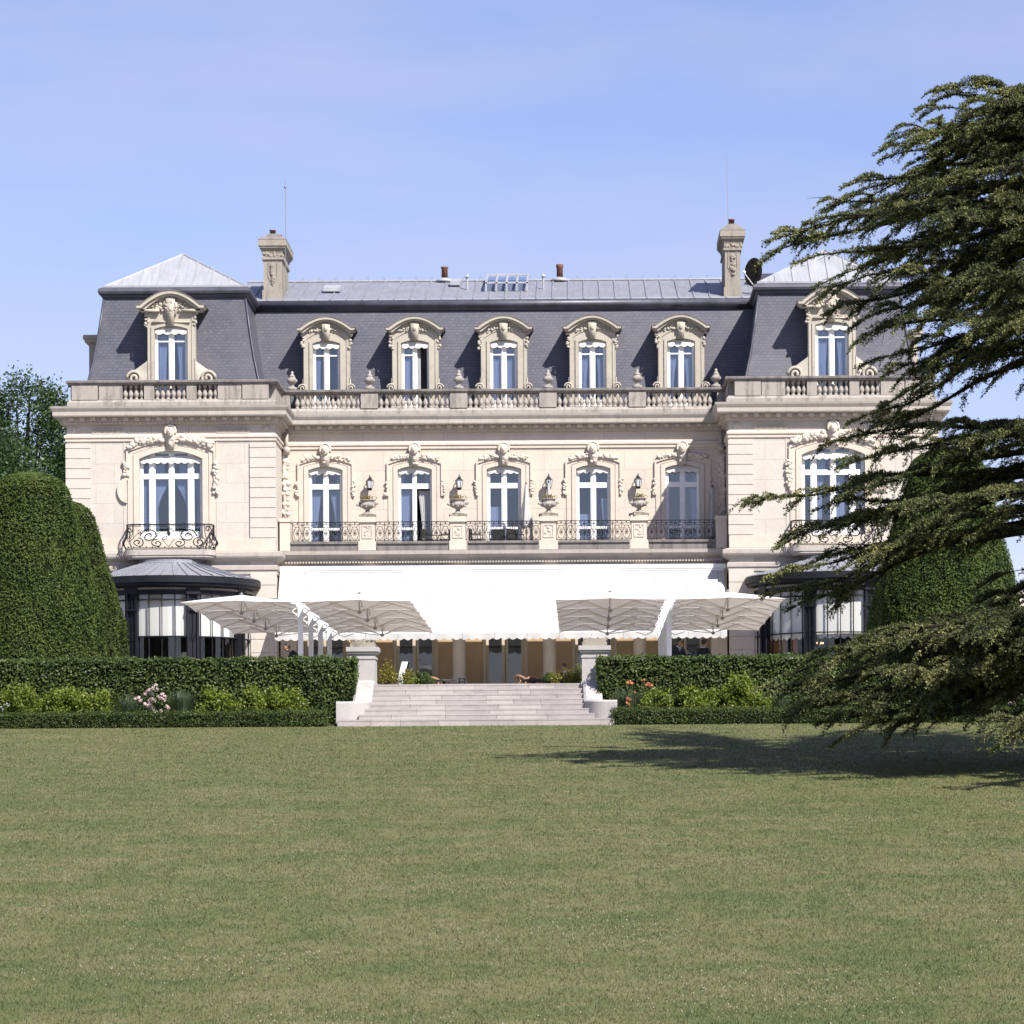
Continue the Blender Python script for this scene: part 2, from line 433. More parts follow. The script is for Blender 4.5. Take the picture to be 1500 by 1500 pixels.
M['treeleaf'] = leaf('tree_leaves', (.022,.048,.018), (.07,.115,.04), .3, .45, .5, .35)
M['frost'] = plain('frosted_glass', (.6,.62,.66), .3, .05)
bm_, nt_, b_ = newmat('lit_bulb'); b_.inputs['Emission Color'].default_value = (1,.55,.2,1); b_.inputs['Emission Strength'].default_value = 2.0; M['bulb'] = bm_
# ================================================================== THE CHATEAU
house = thing('chateau', 'large cream limestone chateau with slate mansard roof, dormers and long white awning', 'chateau', (X0, YM, ZT))
WX, WF, HI, HO = 12.47, -2.9, 8.55, 16.39      # wing centre, wing front plane, inner and outer edges
BAYS = [-6.88, -3.44, 0.0, 3.44, 6.88]

# ---------------- walls
w = MB()
w.wall(-HI, HI, 5.9, 11.9, [(x-.66, x+.66, 6.5, 9.86, .14) for x in BAYS])
obj('wall', w, M['wall'], house)
gd = [(x-.80, x+.80, 1.36, 4.75, 0) for x in BAYS]
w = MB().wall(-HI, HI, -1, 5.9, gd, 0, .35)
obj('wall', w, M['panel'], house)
for s in (-1, 1):
    w = MB(); c = s*WX
    w.wall(c-3.92, c+3.92, -1, 11.9, [(c-1.19, c+1.19, 6.35, 10.16, .3), (c-2.4, c+2.4, -.5, 4.7, 0)], WF, .4)
    for xx in (s*HI, s*HO):
        w.quad((xx, WF, -1), (xx, 10, -1), (xx, 10, 11.9), (xx, WF, 11.9))
    obj('wall', w, M['wallgrey'], house)
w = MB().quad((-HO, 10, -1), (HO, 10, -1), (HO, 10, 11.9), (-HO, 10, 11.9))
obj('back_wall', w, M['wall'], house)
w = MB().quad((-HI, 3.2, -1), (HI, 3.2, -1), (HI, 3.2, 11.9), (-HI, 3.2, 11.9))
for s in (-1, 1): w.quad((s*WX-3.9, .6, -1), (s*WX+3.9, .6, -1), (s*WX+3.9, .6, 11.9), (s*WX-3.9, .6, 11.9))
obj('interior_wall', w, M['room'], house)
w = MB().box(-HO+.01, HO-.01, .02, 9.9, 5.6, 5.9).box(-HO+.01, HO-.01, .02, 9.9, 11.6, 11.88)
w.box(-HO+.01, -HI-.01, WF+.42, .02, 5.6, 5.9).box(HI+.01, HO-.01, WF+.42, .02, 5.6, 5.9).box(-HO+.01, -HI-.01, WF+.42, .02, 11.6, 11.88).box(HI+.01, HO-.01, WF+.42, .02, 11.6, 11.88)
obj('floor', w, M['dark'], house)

OUT = [(-HO, 9.9), (-HO, WF), (-HI, WF), (-HI, 0), (HI, 0), (HI, WF), (HO, WF), (HO, 9.9)]
# ---------------- cornice, frieze mouldings, dentils
cor = MB().sweep(OUT, [(0,11.12),(.10,11.16),(.13,11.40),(.44,11.42),(.46,11.46),(.46,11.60),(.48,11.63),(.53,11.72),(.55,11.80),(-.35,11.815)])
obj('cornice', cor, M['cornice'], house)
ar = MB().sweep(OUT, [(0,10.50),(.05,10.53),(.05,10.63),(.09,10.66),(.09,10.74),(0,10.80)])
obj('architrave_moulding', ar, M['trim'], house)
dn = MB().sweep(OUT, [(.04,11.165),(.118,11.165),(.142,11.39),(.04,11.39)])
def along(path, step):
    for i in range(len(path)-1):
        (xa, ya), (xb, yb) = path[i], path[i+1]; L = math.hypot(xb-xa, yb-ya); k = max(1, int(L/step))
        dx, dy = (xb-xa)/L, (yb-ya)/L
        for j in range(k):
            t = L*(j+.5)/k; yield xa+dx*t, ya+dy*t, dx, dy
for x, y, dx, dy in along(OUT, .41):
    ox, oy = dy*.20, -dx*.20
    sx, sy = (.19, .18) if abs(dx) > .5 else (.18, .19)
    dn.cbox(x+ox, y+oy, 11.335, sx, sy, .13)
for x, y, dx, dy in along(OUT, .15):
    ox, oy = dy*.135, -dx*.135
    sx, sy = (.085, .09) if abs(dx) > .5 else (.09, .085)
    dn.cbox(x+ox, y+oy, 11.20, sx, sy, .07)
obj('dentils', dn, M['trim'], house)
# carved frieze panels on the wings
fz = MB()
for s in (-1, 1):
    for px0 in (s*WX-2.95, s*WX+1.75):
        for k in range(5):
            cx = px0 + .12 + k*.245
            for r in (.12, .085, .05):
                fz.tube([(cx+r*math.cos(a), WF-.03, 10.86+r*1.5*math.sin(a)) for a in np.linspace(0, math.pi, 8)], .016, 4)
        fz.box(px0-.02, px0+1.22, WF-.03, WF, 10.81, 10.84); fz.box(px0-.02, px0+1.22, WF-.03, WF, 11.09, 11.12)
    for k in range(34):
        x = s*WX-1.6+k*.1
        if abs(x-s*WX) > .45: fz.box(x, x+.05, WF-.022, WF, 10.84, 11.08)
    for xx in (-3.75, 3.45): fz.lumps([(s*WX+xx+.15, WF, 10.95)], .1, 5)
obj('carved_frieze', fz, M['carved'], house)

# ---------------- quoins, pilaster strips, plinths on the wings
for s in (-1, 1):
    for a, b in ((-3.92, -3.02), (2.97, 3.92)):
        q = MB().box(s*WX+a+.01, s*WX+b-.01, WF-.035, WF, 1.0, 10.46); z = 6.86
        while z < 10.40:
            z2 = min(z+.378, 10.46); x0, x1 = s*WX+a, s*WX+b
            q.box(x0-.04 if a < 0 else x0, x1 if a < 0 else x1+.04, WF-.055, WF, z+.016, z2-.012)
            z += .378
        z = 1.0
        while z < 5.2:
            q.box(s*WX+a-(.04 if a < 0 else 0), s*WX+b+(.04 if a > 0 else 0), WF-.055, WF, z+.016, z+.5)
            z += .51
        obj('quoin', q, M['quoin'], house)
    q = MB(); c = s*WX
    q.box(c-3.94, c+3.94, WF-.075, WF, 6.37, 6.84)                       # plinth course under the piano nobile
    q.box(c+1.70, c+1.74, WF-.02, WF, 6.85, 10.5).box(c-1.78, c-1.74, WF-.02, WF, 6.85, 10.5)
    obj('plinth_course', q, M['trim'], house)
WPL = [(-HO, 9.9), (-HO, WF), (-HI, WF), (-HI, 0)]
WPR = [(HI, 0), (HI, WF), (HO, WF), (HO, 9.9)]
for p in (WPL, WPR):
    st = MB().sweep(p, [(0,5.48),(.05,5.5),(.05,5.62),(.10,5.66),(.10,5.80),(.03,5.84),(.03,5.98),(.16,6.04),(.24,6.10),(.27,6.16),(.27,6.30),(.08,6.36),(0,6.37)])
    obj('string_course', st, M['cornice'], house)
# carved trophies and downpipes in the two inner corners
for s in (-1, 1):
    cc = MB()
    cc.lumps([(s*(HI-.14), -.12, z) for z in np.arange(7.9, 10.6, .12)], .12, 2, .5, .8)
    cc.tube([(s*(HI-.12), -.1, 7.0), (s*(HI-.12), -.1, 10.5)], .11, 6)
    obj('carved_trophy', cc, M['carved'], house, True)
    dp = MB().tube([(s*(HI-.2), -.24, 10.4), (s*(HI-.2), -.24, 11.15)], .07, 8).lathe([(.07,10.3),(.14,10.42),(.16,10.55),(.1,10.6)], s*(HI-.2), -.24, 8)
    obj('rainwater_head', dp, M['cornice'], house, True)

# ---------------- balustrade on the cornice
BPATH = [(-HO+.25, 9.5), (-HO+.25, WF+.02), (-HI-.10, WF+.02), (-HI-.10, 0.05), (HI+.10, 0.05), (HI+.10, WF+.02), (HO-.25, WF+.02), (HO-.25, 9.5)]
bal = MB().sweep(BPATH, [(-.20,11.80),(.20,11.80),(.20,11.98),(.16,12.02),(.12,12.09),(-.20,12.09),(-.20,11.80)])
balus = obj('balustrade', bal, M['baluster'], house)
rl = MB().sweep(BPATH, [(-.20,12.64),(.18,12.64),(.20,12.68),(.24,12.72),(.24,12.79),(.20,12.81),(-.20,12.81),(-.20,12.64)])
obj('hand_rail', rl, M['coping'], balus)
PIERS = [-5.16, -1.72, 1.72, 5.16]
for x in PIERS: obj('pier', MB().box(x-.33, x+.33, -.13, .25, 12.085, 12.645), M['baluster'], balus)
for s in (-1, 1):
    c = s*WX
    for a, b, e in ((-3.70, -2.72, .02), (-2.68, -1.80, 0), (1.80, 2.68, 0), (2.72, 3.70, .02), (-.98, -.60, 0), (.62, .99, 0)):
        obj('parapet_block', MB().box(c+a, c+b, WF-.12-e, WF+.22, 12.085, 12.645), M['baluster'], balus)
    for xx in (s*(HI+.10), s*(HO-.25)):
        o = s if abs(xx) > 12 else -s
        obj('parapet_block', MB().box(min(xx+o*.12, xx-o*.2), max(xx+o*.12, xx-o*.2), WF+.22, 0.0 if abs(xx) < 12 else 9.4, 12.085, 12.645), M['baluster'], balus)
    obj('pier', MB().box(s*(HI-.02) - (.3 if s > 0 else 0), s*(HI-.02) + (0 if s > 0 else .3), -.10, .22, 12.085, 12.645), M['baluster'], balus)
bp = MB().lathe([(.085,12.09),(.085,12.13),(.05,12.16),(.06,12.19),(.095,12.26),(.098,12.31),(.075,12.38),(.045,12.46),(.04,12.52),(.07,12.55),(.07,12.58),(.085,12.60),(.085,12.64)], 0, 0, 8)
b0 = obj('baluster', bp, M['baluster'], balus, True)
spots = []
edges = [-8.1, -5.16, -1.72, 1.72, 5.16, 8.1]
for i in range(5):
    xa = edges[i] + (.33 if i else .05); xb = edges[i+1] - (.33 if i < 4 else .05); k = 13
    spots += [(xa+(xb-xa)*(j+.5)/k, 0.03) for j in range(k)]
for s in (-1, 1):
    for a, b, k in ((-1.80, -.98, 4), (-.60, .62, 6), (.99, 1.80, 4)):
        spots += [(s*WX+a+(b-a)*(j+.5)/k, WF+.03) for j in range(k)]
for i, (x, y) in enumerate(spots):
    o = b0 if i == 0 else b0.copy()
    if i: COL.objects.link(o); o.parent = balus
    o.location = (x, y, 0)

# ---------------- mansard roofs
BOT, TOP = 11.9, 16.25
rf = MB()
prof = [(1.2,11.85),(1.38,12.9),(1.62,14.3),(2.0,16.25)]
for i in range(3):
    (ya, za), (yb, zb) = prof[i], prof[i+1]
    rf.quad((-10.4,ya,za), (10.4,ya,za), (10.4,yb,zb), (-10.4,yb,zb))
roof = obj('mansard_roof', rf, M['slate'], house)
for s in (-1, 1):
    pv = MB(); c = s*WX; cy = 1.25
    lv = [(3.62,11.8),(3.30,12.6),(3.04,13.8),(2.86,14.9),(2.68,16.25)]
    for i in range(4):
        (ha, za), (hb, zb) = lv[i], lv[i+1]
        A = [(c-ha,cy-ha,za),(c+ha,cy-ha,za),(c+ha,cy+ha,za),(c-ha,cy+ha,za)]
        B = [(c-hb,cy-hb,zb),(c+hb,cy-hb,zb),(c+hb,cy+hb,zb),(c-hb,cy+hb,zb)]
        for k in range(4): pv.quad(A[k], A[(k+1)%4], B[(k+1)%4], B[k])
    obj('mansard_roof', pv, M['slate'], house)
    # rolled lead hips
    hp = MB()
    for sx in (-1, 1): hp.tube([(c+sx*h, cy-h, z) for h, z in lv], .05, 5)
    obj('hip_roll', hp, M['lead'], house, True)
gp = [(0,16.20),(.05,16.15),(.10,16.20),(.10,16.27),(.20,16.31),(.23,16.40),(.20,16.50),(.10,16.56),(-.2,16.58)]
g = MB().sweep([(-9.75, 2.0), (9.75, 2.0)], gp)
obj('roof_gutter', g, M['lead'], house, True)
for s in (-1, 1):
    c = s*WX; h = 2.68
    g = MB().sweep([(c-h, 3.9), (c-h, 1.25-h), (c+h, 1.25-h), (c+h, 3.9)], gp)
    obj('roof_gutter', g, M['lead'], house)
    zr = MB(); h = 2.72; zb, zp = 16.585, 18.30; cy = 1.25
    P = (c, cy, zp); A = [(c-h,cy-h,zb),(c+h,cy-h,zb),(c+h,cy+h,zb),(c-h,cy+h,zb)]
    for k in range(4): zr.add([A[k], A[(k+1)%4], P], [(0,1,2)])
    for k in range(4): zr.tube([A[k], P], .05, 5)
    for k in range(1, 8):
        u = -h + 2*h*k/8; t = 1-abs(u)/h
        zr.tube([(c+u, cy-h, zb+.02), (c+u, cy-h+h*t, zb+(zp-zb)*t+.02)], .03, 4)
        zr.tube([(c-h, cy+u, zb+.02), (c-h+h*t, cy+u, zb+(zp-zb)*t+.02)], .03, 4)
        zr.tube([(c+h, cy+u, zb+.02), (c+h-h*t, cy+u, zb+(zp-zb)*t+.02)], .03, 4)
    zr.box(c-h-.03, c+h+.03, cy-h-.05, cy-h, zb-.02, zb+.05)
    obj('pavilion_roof', zr, M['zincl'], house)
zr = MB().quad((-10.6,1.95,16.58), (10.6,1.95,16.58), (10.6,7.4,18.23), (-10.6,7.4,18.23)).quad((-10.6,7.4,18.23), (10.6,7.4,18.23), (10.6,11,16.9), (-10.6,11,16.9))
x = -9.9
while x < 10:
    zr.tube([(x, 1.95, 16.60), (x, 7.4, 18.25)], .035, 4); x += .62
zr.tube([(-10.6, 7.4, 18.25), (10.6, 7.4, 18.25)], .07, 6)
x = -9
while x < 9:
    zr.tube([(x-.05,7.38,18.3), (x-.03,7.38,18.42), (x+.03,7.38,18.42), (x+.05,7.38,18.3)], .015, 4); x += .66
zr.tube([(-10.4, 2.02, 16.60), (10.4, 2.02, 16.60)], .05, 6)
zroof = obj('zinc_roof', zr, M['zinc'], house)
def onroof(x, t): return (x, 1.95+5.45*t, 16.58+1.65*t)
# skylights, vent pots and pipes of the zinc roof
sk = MB(); bx, t0, t1 = .12, .42, .95
p0, p1 = onroof(0, t0), onroof(0, t1)
for k in range(5):
    x = -.77+k*.41
    sk.tube([(x, p0[1], p0[2]+.36), (x, p1[1], p1[2]+.30)], .055, 4); sk.tube([(x, p0[1], p0[2]), (x, p0[1], p0[2]+.38)], .05, 4)
sk.tube([(-.8,p0[1],p0[2]+.36), (.9,p0[1],p0[2]+.36)], .05, 4).tube([(-.8,p1[1],p1[2]+.3), (.9,p1[1],p1[2]+.3)], .06, 4)
sky = obj('skylight', sk, M['zincl'], zroof)
obj('pane', MB().quad((-.75,p0[1],p0[2]+.34), (.85,p0[1],p0[2]+.34), (.85,p1[1],p1[2]+.28), (-.75,p1[1],p1[2]+.28)), M['glass'], sky)
def curb(x, t, wd):
    q = onroof(x, t); k = MB()
    k.add([(x-wd,q[1]-.35,q[2]-.02),(x+wd,q[1]-.35,q[2]-.02),(x+wd,q[1]+.35,q[2]+.25),(x-wd,q[1]+.35,q[2]+.25),(x-wd,q[1]-.35,q[2]+.12),(x+wd,q[1]-.35,q[2]+.12),(x+wd,q[1]+.35,q[2]+.36),(x-wd,q[1]+.35,q[2]+.36)],
          [(4,5,6,7),(0,1,5,4),(1,2,6,5),(2,3,7,6),(3,0,4,7)])
    obj('roof_hatch', k, M['zincl'], zroof)
curb(-6.9, .45, .34); curb(-2.05, .75, .2)
for px_, zt_ in ((-2.55, 18.83), (2.15, 18.9)):
    v = MB().lathe([(.42,18.20),(.34,18.30),(.16,18.38),(.16,18.36)], px_, 7.4, 10)
    pt = obj('vent_base', v, M['zincl'], zroof, True)
    obj('chimney_pot', MB().lathe([(.13,18.36),(.125,18.75),(.15,18.78),(.15,zt_),(.10,zt_),(.10,18.7)], px_, 7.4, 10), M['terracotta'], zroof, True)
for px_, t in ((-1.55, .55), (1.5, .55)):
    q = onroof(px_, t)
    obj('vent_pipe', MB().tube([q, (q[0], q[1], q[2]+.5)], .05, 6).lathe([(.11, q[2]+.5), (.02, q[2]+.62)], q[0], q[1], 8), M['zincl'], zroof)

# ---------------- chimneys
def chimney(x0, x1, y0, y1, zb, zc, ztop, pots, label):
    m_ = MB(); cx = (x0+x1)/2
    m_.box(x0, x1, y0, y1, zb-1, zc-1.05).box(x0-.06, x1+.06, y0-.06, y1+.06, zc-1.05, zc-.96).box(x0-.03, x1+.03, y0-.03, y1+.03, zc-.96, zc-.75)
    for k, e in enumerate((.05, .09, .15, .19)): m_.box(x0-e, x1+e, y0-e, y1+e, zc-.75+k*.075, zc-.75+(k+1)*.075)
    m_.box(x0-.19, x1+.19, y0-.19, y1+.19, zc-.45, zc-.28)
    m_.box(x0-.05, x1+.05, y0-.05, y1+.05, zb-.3, zb+.35)
    ch = obj('chimney', m_, M['chimney'], house); tag(ch, label, None)
    e = .2
    cap = MB().add([(x0-e,y0-e,zc-.28),(x1+e,y0-e,zc-.28),(x1+e,y1+e,zc-.28),(x0-e,y1+e,zc-.28),(cx-.16,y0+.12,ztop),(cx+.16,y0+.12,ztop),(cx+.16,y1-.12,ztop),(cx-.16,y1-.12,ztop)],
                   [(0,1,5,4),(1,2,6,5),(2,3,7,6),(3,0,4,7),(4,5,6,7)])
    obj('chimney_cap', cap, M['coping'], ch)
    cv = MB().lumps([(cx, y0-.02, z) for z in np.arange(zc-1.95, zc-1.15, .12)], .09, 2, .4, .5)
    cv.lumps([(x, y0-.03, zc-.86) for x in np.arange(x0+.06, x1, .13)], .075, 3, .5, .5)
    cv.tube([(cx-.16,y0-.01,zc-1.1), (cx-.18,y0-.01,zc-1.7), (cx,y0-.01,zc-2.1), (cx+.18,y0-.01,zc-1.7), (cx+.16,y0-.01,zc-1.1)], .02, 4)
    obj('carved_drop', cv, M['chimney'], ch)
    for (dx, yy, h) in pots:
        obj('chimney_pot', MB().lathe([(.12, ztop-.05), (.11, ztop+h*.8), (.14, ztop+h*.85), (.14, ztop+h), (.09, ztop+h)], cx+dx, yy, 9), M['terracotta'], ch, True)
    return ch
chimney(-9.46, -8.74, 2.5, 5.3, 16.75, 19.35, 19.35, [(-.02, 2.8, .16), (.05, 4.6, .30)], 'broad stone chimney with red pots and mossy cap')
chimney(8.68, 9.28, 2.5, 5.3, 16.75, 19.6, 19.62, [(-.02, 2.8, .2), (.1, 4.7, .2)], 'slim stone chimney with a pointed dark cap')
a = MB().tube([(-8.58, 2.4, 17.0), (-8.58, 2.4, 21.1)], .016, 4).blob((-8.58, 2.4, 21.13), .06).tube([(-8.58, 2.4, 20.9), (-8.58, 2.4, 21.35)], .012, 4)
obj('aerial', a, M['metal'], house)
a = MB().tube([(8.85, 3.0, 19.2), (8.78, 3.0, 22.4)], [.015, .010], 4)
obj('aerial', a, M['metal'], house)

# ---------------- windows
def curtain_mesh(mb, xa, xb, z0, z1, y, side, tied, waves=5):
    """hanging cloth from z1 to z0; gathered towards `side` when tied"""
    nx, nz = 14, 9; vs = []
    for j in range(nz+1):
        t = j/nz; z = z1 + (z0-z1)*t
        g = 1 - (tied*math.sin(min(t/.62, 1)*math.pi/2)**1.2 if t < .62 else tied*(1-.10*(t-.62)/.38))
        for i in range(nx+1):
            u = i/nx; x = (xa + (xb-xa)*u*g) if side < 0 else (xb - (xb-xa)*(1-u)*g)
            vs.append((x, y + .035*math.sin(u*waves*2*math.pi), z))
    fs = [(j*(nx+1)+i, j*(nx+1)+i+1, (j+1)*(nx+1)+i+1, (j+1)*(nx+1)+i) for j in range(nz) for i in range(nx)]
    mb.add(vs, fs)

def scallop(mb, x0, x1, zt, drop, y0, y1, k):
    """small sun awning: cloth sloping out from y1 (top) to y0, with a scalloped edge"""
    n = k*6; top = []; bot = []; ed = []
    for i in range(n+1):
        x = x0 + (x1-x0)*i/n
        top.append((x, y1, zt)); bot.append((x, y0, zt-drop*.55)); ed.append((x, y0, zt-drop*(.80+.20*abs(math.sin(math.pi*k*i/n)))))
    vs = top+bot+ed; m = n+1
    mb.add(vs, [(i+1, i, m+i, m+i+1) for i in range(n)] + [(m+i+1, m+i, 2*m+i, 2*m+i+1) for i in range(n)])
    mb.quad((x0,y1,zt), (x0,y0,zt-drop*.55), (x0,y0,zt-drop*.8), (x0,y1,zt-drop*.8))

def window(cx, y, hw, z0, z1, mull, bars, panel_top, curts, blind, scl, opened=None, parent=house, sill=True):
    f = MB(); yf = y; t = .075
    f.box(cx-hw, cx-hw+t, yf-.03, yf+.07, z0, z1).box(cx+hw-t, cx+hw, yf-.03, yf+.07, z0, z1).box(cx-hw+t, cx+hw-t, yf-.03, yf+.07, z1-.10, z1)
    for mx, mw in mull:
        f.box(cx+mx-mw/2, cx+mx+mw/2, yf-.045, yf+.07, z0, z1-.1)
    xs = [-hw+t] + [v for mx, mw in mull for v in (mx-mw/2, mx+mw/2)] + [hw-t]
    for k in range(0, len(xs), 2):
        for bz, bw in bars:
            if opened is not None and bz < opened[0] and k == opened[1]: continue
            f.box(cx+xs[k], cx+xs[k+1], yf-.035, yf+.06, bz-bw/2, bz+bw/2)
        e = .04
        if opened is None or k != opened[1]:
            f.box(cx+xs[k], cx+xs[k]+e, yf-.02, yf+.05, z0, z1-.1).box(cx+xs[k+1]-e, cx+xs[k+1], yf-.02, yf+.05, z0, z1-.1)
        if panel_top: f.box(cx+xs[k], cx+xs[k+1], yf-.01, yf+.06, z0, panel_top)
        else: f.box(cx+xs[k]+e, cx+xs[k+1]-e, yf-.015, yf+.05, z0, z0+.12)
    wn = obj('window', f, M['white'], parent)
    for k in range(0, len(xs), 2):
        zb = panel_top or z0
        if opened is not None and k == opened[1]:
            # a casement swung into the room
            xa = cx+(xs[k] if opened[2] < 0 else xs[k+1]); d = (xs[k+1]-xs[k]); dx = d*.18*(1 if opened[2] < 0 else -1)
            fr = MB(); zt = opened[0]
            for (u0, u1, za, zb2) in ((0, .12, z0, zt), (.88, 1, z0, zt), (.12, .88, z0, z0+.15), (.12, .88, zt-.08, zt)):
                fr.add([(xa+dx*u0, yf+.07+d*.97*u0, za), (xa+dx*u1, yf+.07+d*.97*u1, za), (xa+dx*u1, yf+.07+d*.97*u1, zb2), (xa+dx*u0, yf+.07+d*.97*u0, zb2),
                        (xa+dx*u0+.05, yf+.08+d*.97*u0, za), (xa+dx*u1+.05, yf+.08+d*.97*u1, za), (xa+dx*u1+.05, yf+.08+d*.97*u1, zb2), (xa+dx*u0+.05, yf+.08+d*.97*u0, zb2)],
                       [(0,1,2,3),(7,6,5,4),(0,4,5,1),(1,5,6,2),(2,6,7,3),(3,7,4,0)])
            cs = obj('casement', fr, M['white'], wn)
            obj('pane', MB().quad((xa+dx*.12+.02, yf+.07+d*.12, z0+.15), (xa+dx*.88+.02, yf+.07+d*.86, z0+.15), (xa+dx*.88+.02, yf+.07+d*.86, zt-.08), (xa+dx*.12+.02, yf+.07+d*.12, zt-.08)), M['glass'], wn)
            if opened[0] < z1-.3:
                obj('pane', MB().quad((cx+xs[k], yf+.02, opened[0]), (cx+xs[k+1], yf+.02, opened[0]), (cx+xs[k+1], yf+.02, z1-.1), (cx+xs[k], yf+.02, z1-.1)), M['glass'], wn)
            continue
        obj('pane', MB().quad((cx+xs[k]+.03, yf+.02, zb), (cx+xs[k+1]-.03, yf+.02, zb), (cx+xs[k+1]-.03, yf+.02, z1-.1), (cx+xs[k]+.03, yf+.02, z1-.1)), M['glass'], wn)
    for (xa, xb, side, tied, zc0, zc1) in curts:
        c_ = MB(); curtain_mesh(c_, cx+xa, cx+xb, zc0, zc1, yf+.16, side, tied)
        obj('curtain', c_, M['curtain'], wn, True)
    if blind:
        b_ = MB(); scallop(b_, cx-hw+.02, cx+hw-.02, blind[0], blind[1], y-blind[2], y-.06, scl)
        obj('sun_awning', b_, M['blind'], wn)
    return wn

def surround(cx, y, hw, z0, spring, rise, w1, w2, keyz, gar, drops, parent):
    s_ = MB()
    s_.band(arch(hw+w1, z0, spring+w1*.8, rise, 12, cx), arch(hw, z0, spring, rise, 12, cx), y-.07, y)
    o = MB()
    e = hw+w1
    s_.band(arch(e+w2, z0, spring+w2*.5+w1*.8, rise+.06, 12, cx), arch(e+.02, z0, spring+w1*.8+.02, rise, 12, cx), y-.035, y)
    # raised outer fillet with square ears
    s_.band(arch(e+w2+.05, z0+2.2, spring+w2*.5+w1*.8+.05, rise+.08, 12, cx), arch(e+w2-.02, z0+2.2, spring+w2*.5+w1*.8-.02, rise+.06, 12, cx), y-.09, y)
    sr = obj('window_surround', s_, M['trim'], parent)
    k = MB(); zk = keyz
    k.prism([(cx-.13, zk-.95), (cx+.13, zk-.95), (cx+.2, zk-.45), (cx+.2, zk-.1), (cx-.2, zk-.1), (cx-.2, zk-.45)], y-.16, y)
    k.blob((cx, y-.17, zk-.32), .14, .12, .19, 9, 7)                     # mask
    k.blob((cx, y-.28, zk-.34), .03, .035, .05); k.blob((cx-.05, y-.27, zk-.28), .025); k.blob((cx+.05, y-.27, zk-.28), .025); k.blob((cx, y-.26, zk-.44), .04, .03, .018)
    k.tube([(cx+.2*math.cos(a), y-.14, zk-.28+.24*math.sin(a)) for a in np.linspace(-.5, math.pi+.5, 12)], .05, 5)
    k.lumps([(cx, y-.12, zk-.62), (cx, y-.12, zk-.78)], .1, 3)
    obj('carved_mask', k, M['carved'], sr, True)
    g_ = MB(); pts = []
    for sgn in (-1, 1):
        for t in np.linspace(.25, 1, gar[1]):
            x = cx + sgn*gar[0]*t
            pts.append((x, y-.08, spring+w1+w2*.6+rise*(1-(x-cx)**2/(hw+w1+w2)**2) + gar[3]))
    g_.lumps(pts, gar[2], 3, .45, .7); g_.tube(sorted(pts), .03, 4)
    obj('carved_garland', g_, M['carved'], sr, True)
    for sgn, za, zb in drops:
        d_ = MB(); xx = cx+sgn*(hw+w1+w2+.06)
        d_.lumps([(xx, y-.06, z) for z in np.arange(za, zb, .1)], gar[2]*.85, 2, .5, .7)
        obj('carved_drop', d_, M['carved'], sr, True)
    return sr

CZ0, CZ1 = 6.55, 9.75
CUR = {0: [(-.6, -.18, -1, .35, CZ0, 8.95), (.15, .6, 1, .45, CZ0, 8.95), (-.6, -.1, -1, .6, 9.1, CZ1), (.1, .6, 1, .6, 9.1, CZ1)],
       1: [(-.6, -.1, -1, .3, CZ0, 8.95), (.12, .6, 1, .25, CZ0, 8.95), (-.6, -.05, -1, .7, 9.1, CZ1), (.05, .6, 1, .7, 9.1, CZ1)],
       2: [(-.58, -.02, -1, .05, CZ0, 8.3)],
       3: [(-.6, -.12, -1, .1, CZ0, 8.0), (.3, .6, 1, .2, CZ0, 8.6)],
       4: [(.3, .6, 1, .2, CZ0, 8.95), (.35, .6, 1, .3, 9.1, CZ1)]}
for i, x in enumerate(BAYS):
    window(x, .16, .655, 6.5, 9.87, [(0, .13)], [(9.10, .2), (7.46, .09)], None, CUR[i], (9.84, .30, .12), 5, opened=(9.0, 2, 1) if i == 1 else None)
    surround(x, 0, .66, 6.5, 9.72, .14, .17, .20, 10.78, (.86, 9, .085, .09), [(-1, 8.75, 9.35), (1, 8.75, 9.35)], house)
for s in (-1, 1):
    c = s*WX
    cur = [(-.72, -.08, -1, .72, 7.2, 9.1), (.08, .72, 1, .72, 7.2, 9.1), (-1.1, -.8, -1, .3, 7.2, 9.1), (.85, 1.1, 1, .3, 7.2, 9.1), (-.72, -.1, -1, .3, 9.3, 10.0), (.1, .72, 1, .3, 9.3, 10.0)]
    if s > 0: cur = [(-.70, -.35, -1, .2, 7.2, 9.1), (.05, .6, -1, .3, 7.2, 9.1), (-.72, -.1, -1, .3, 9.3, 10.0), (.1, .72, 1, .3, 9.3, 10.0)]
    window(c, WF+.2, 1.18, 6.35, 10.18, [(-.73, .16), (0, .14), (.73, .16)], [(9.22, .20)], 7.14, cur, (9.98, .30, .16), 9)
    dr = [(1, 8.55, 9.7)] + ([(-1, 9.2, 9.75)] if s < 0 else [(-1, 8.55, 9.7)])
    sr = surround(c, WF, 1.19, 6.85, 9.86, .30, .22, .22, 11.16, (1.5, 15, .13, .12), dr, house)
    if s < 0:
        md = MB().prism([(c-1.66, 9.15)] + [(c-1.66-.36*math.sin(a), 8.68+.47*math.cos(a)) for a in np.linspace(.2, math.pi-.2, 12)] + [(c-1.66, 8.2)], WF-.10, WF)
        obj('stone_boss', md, M['trim'], sr)

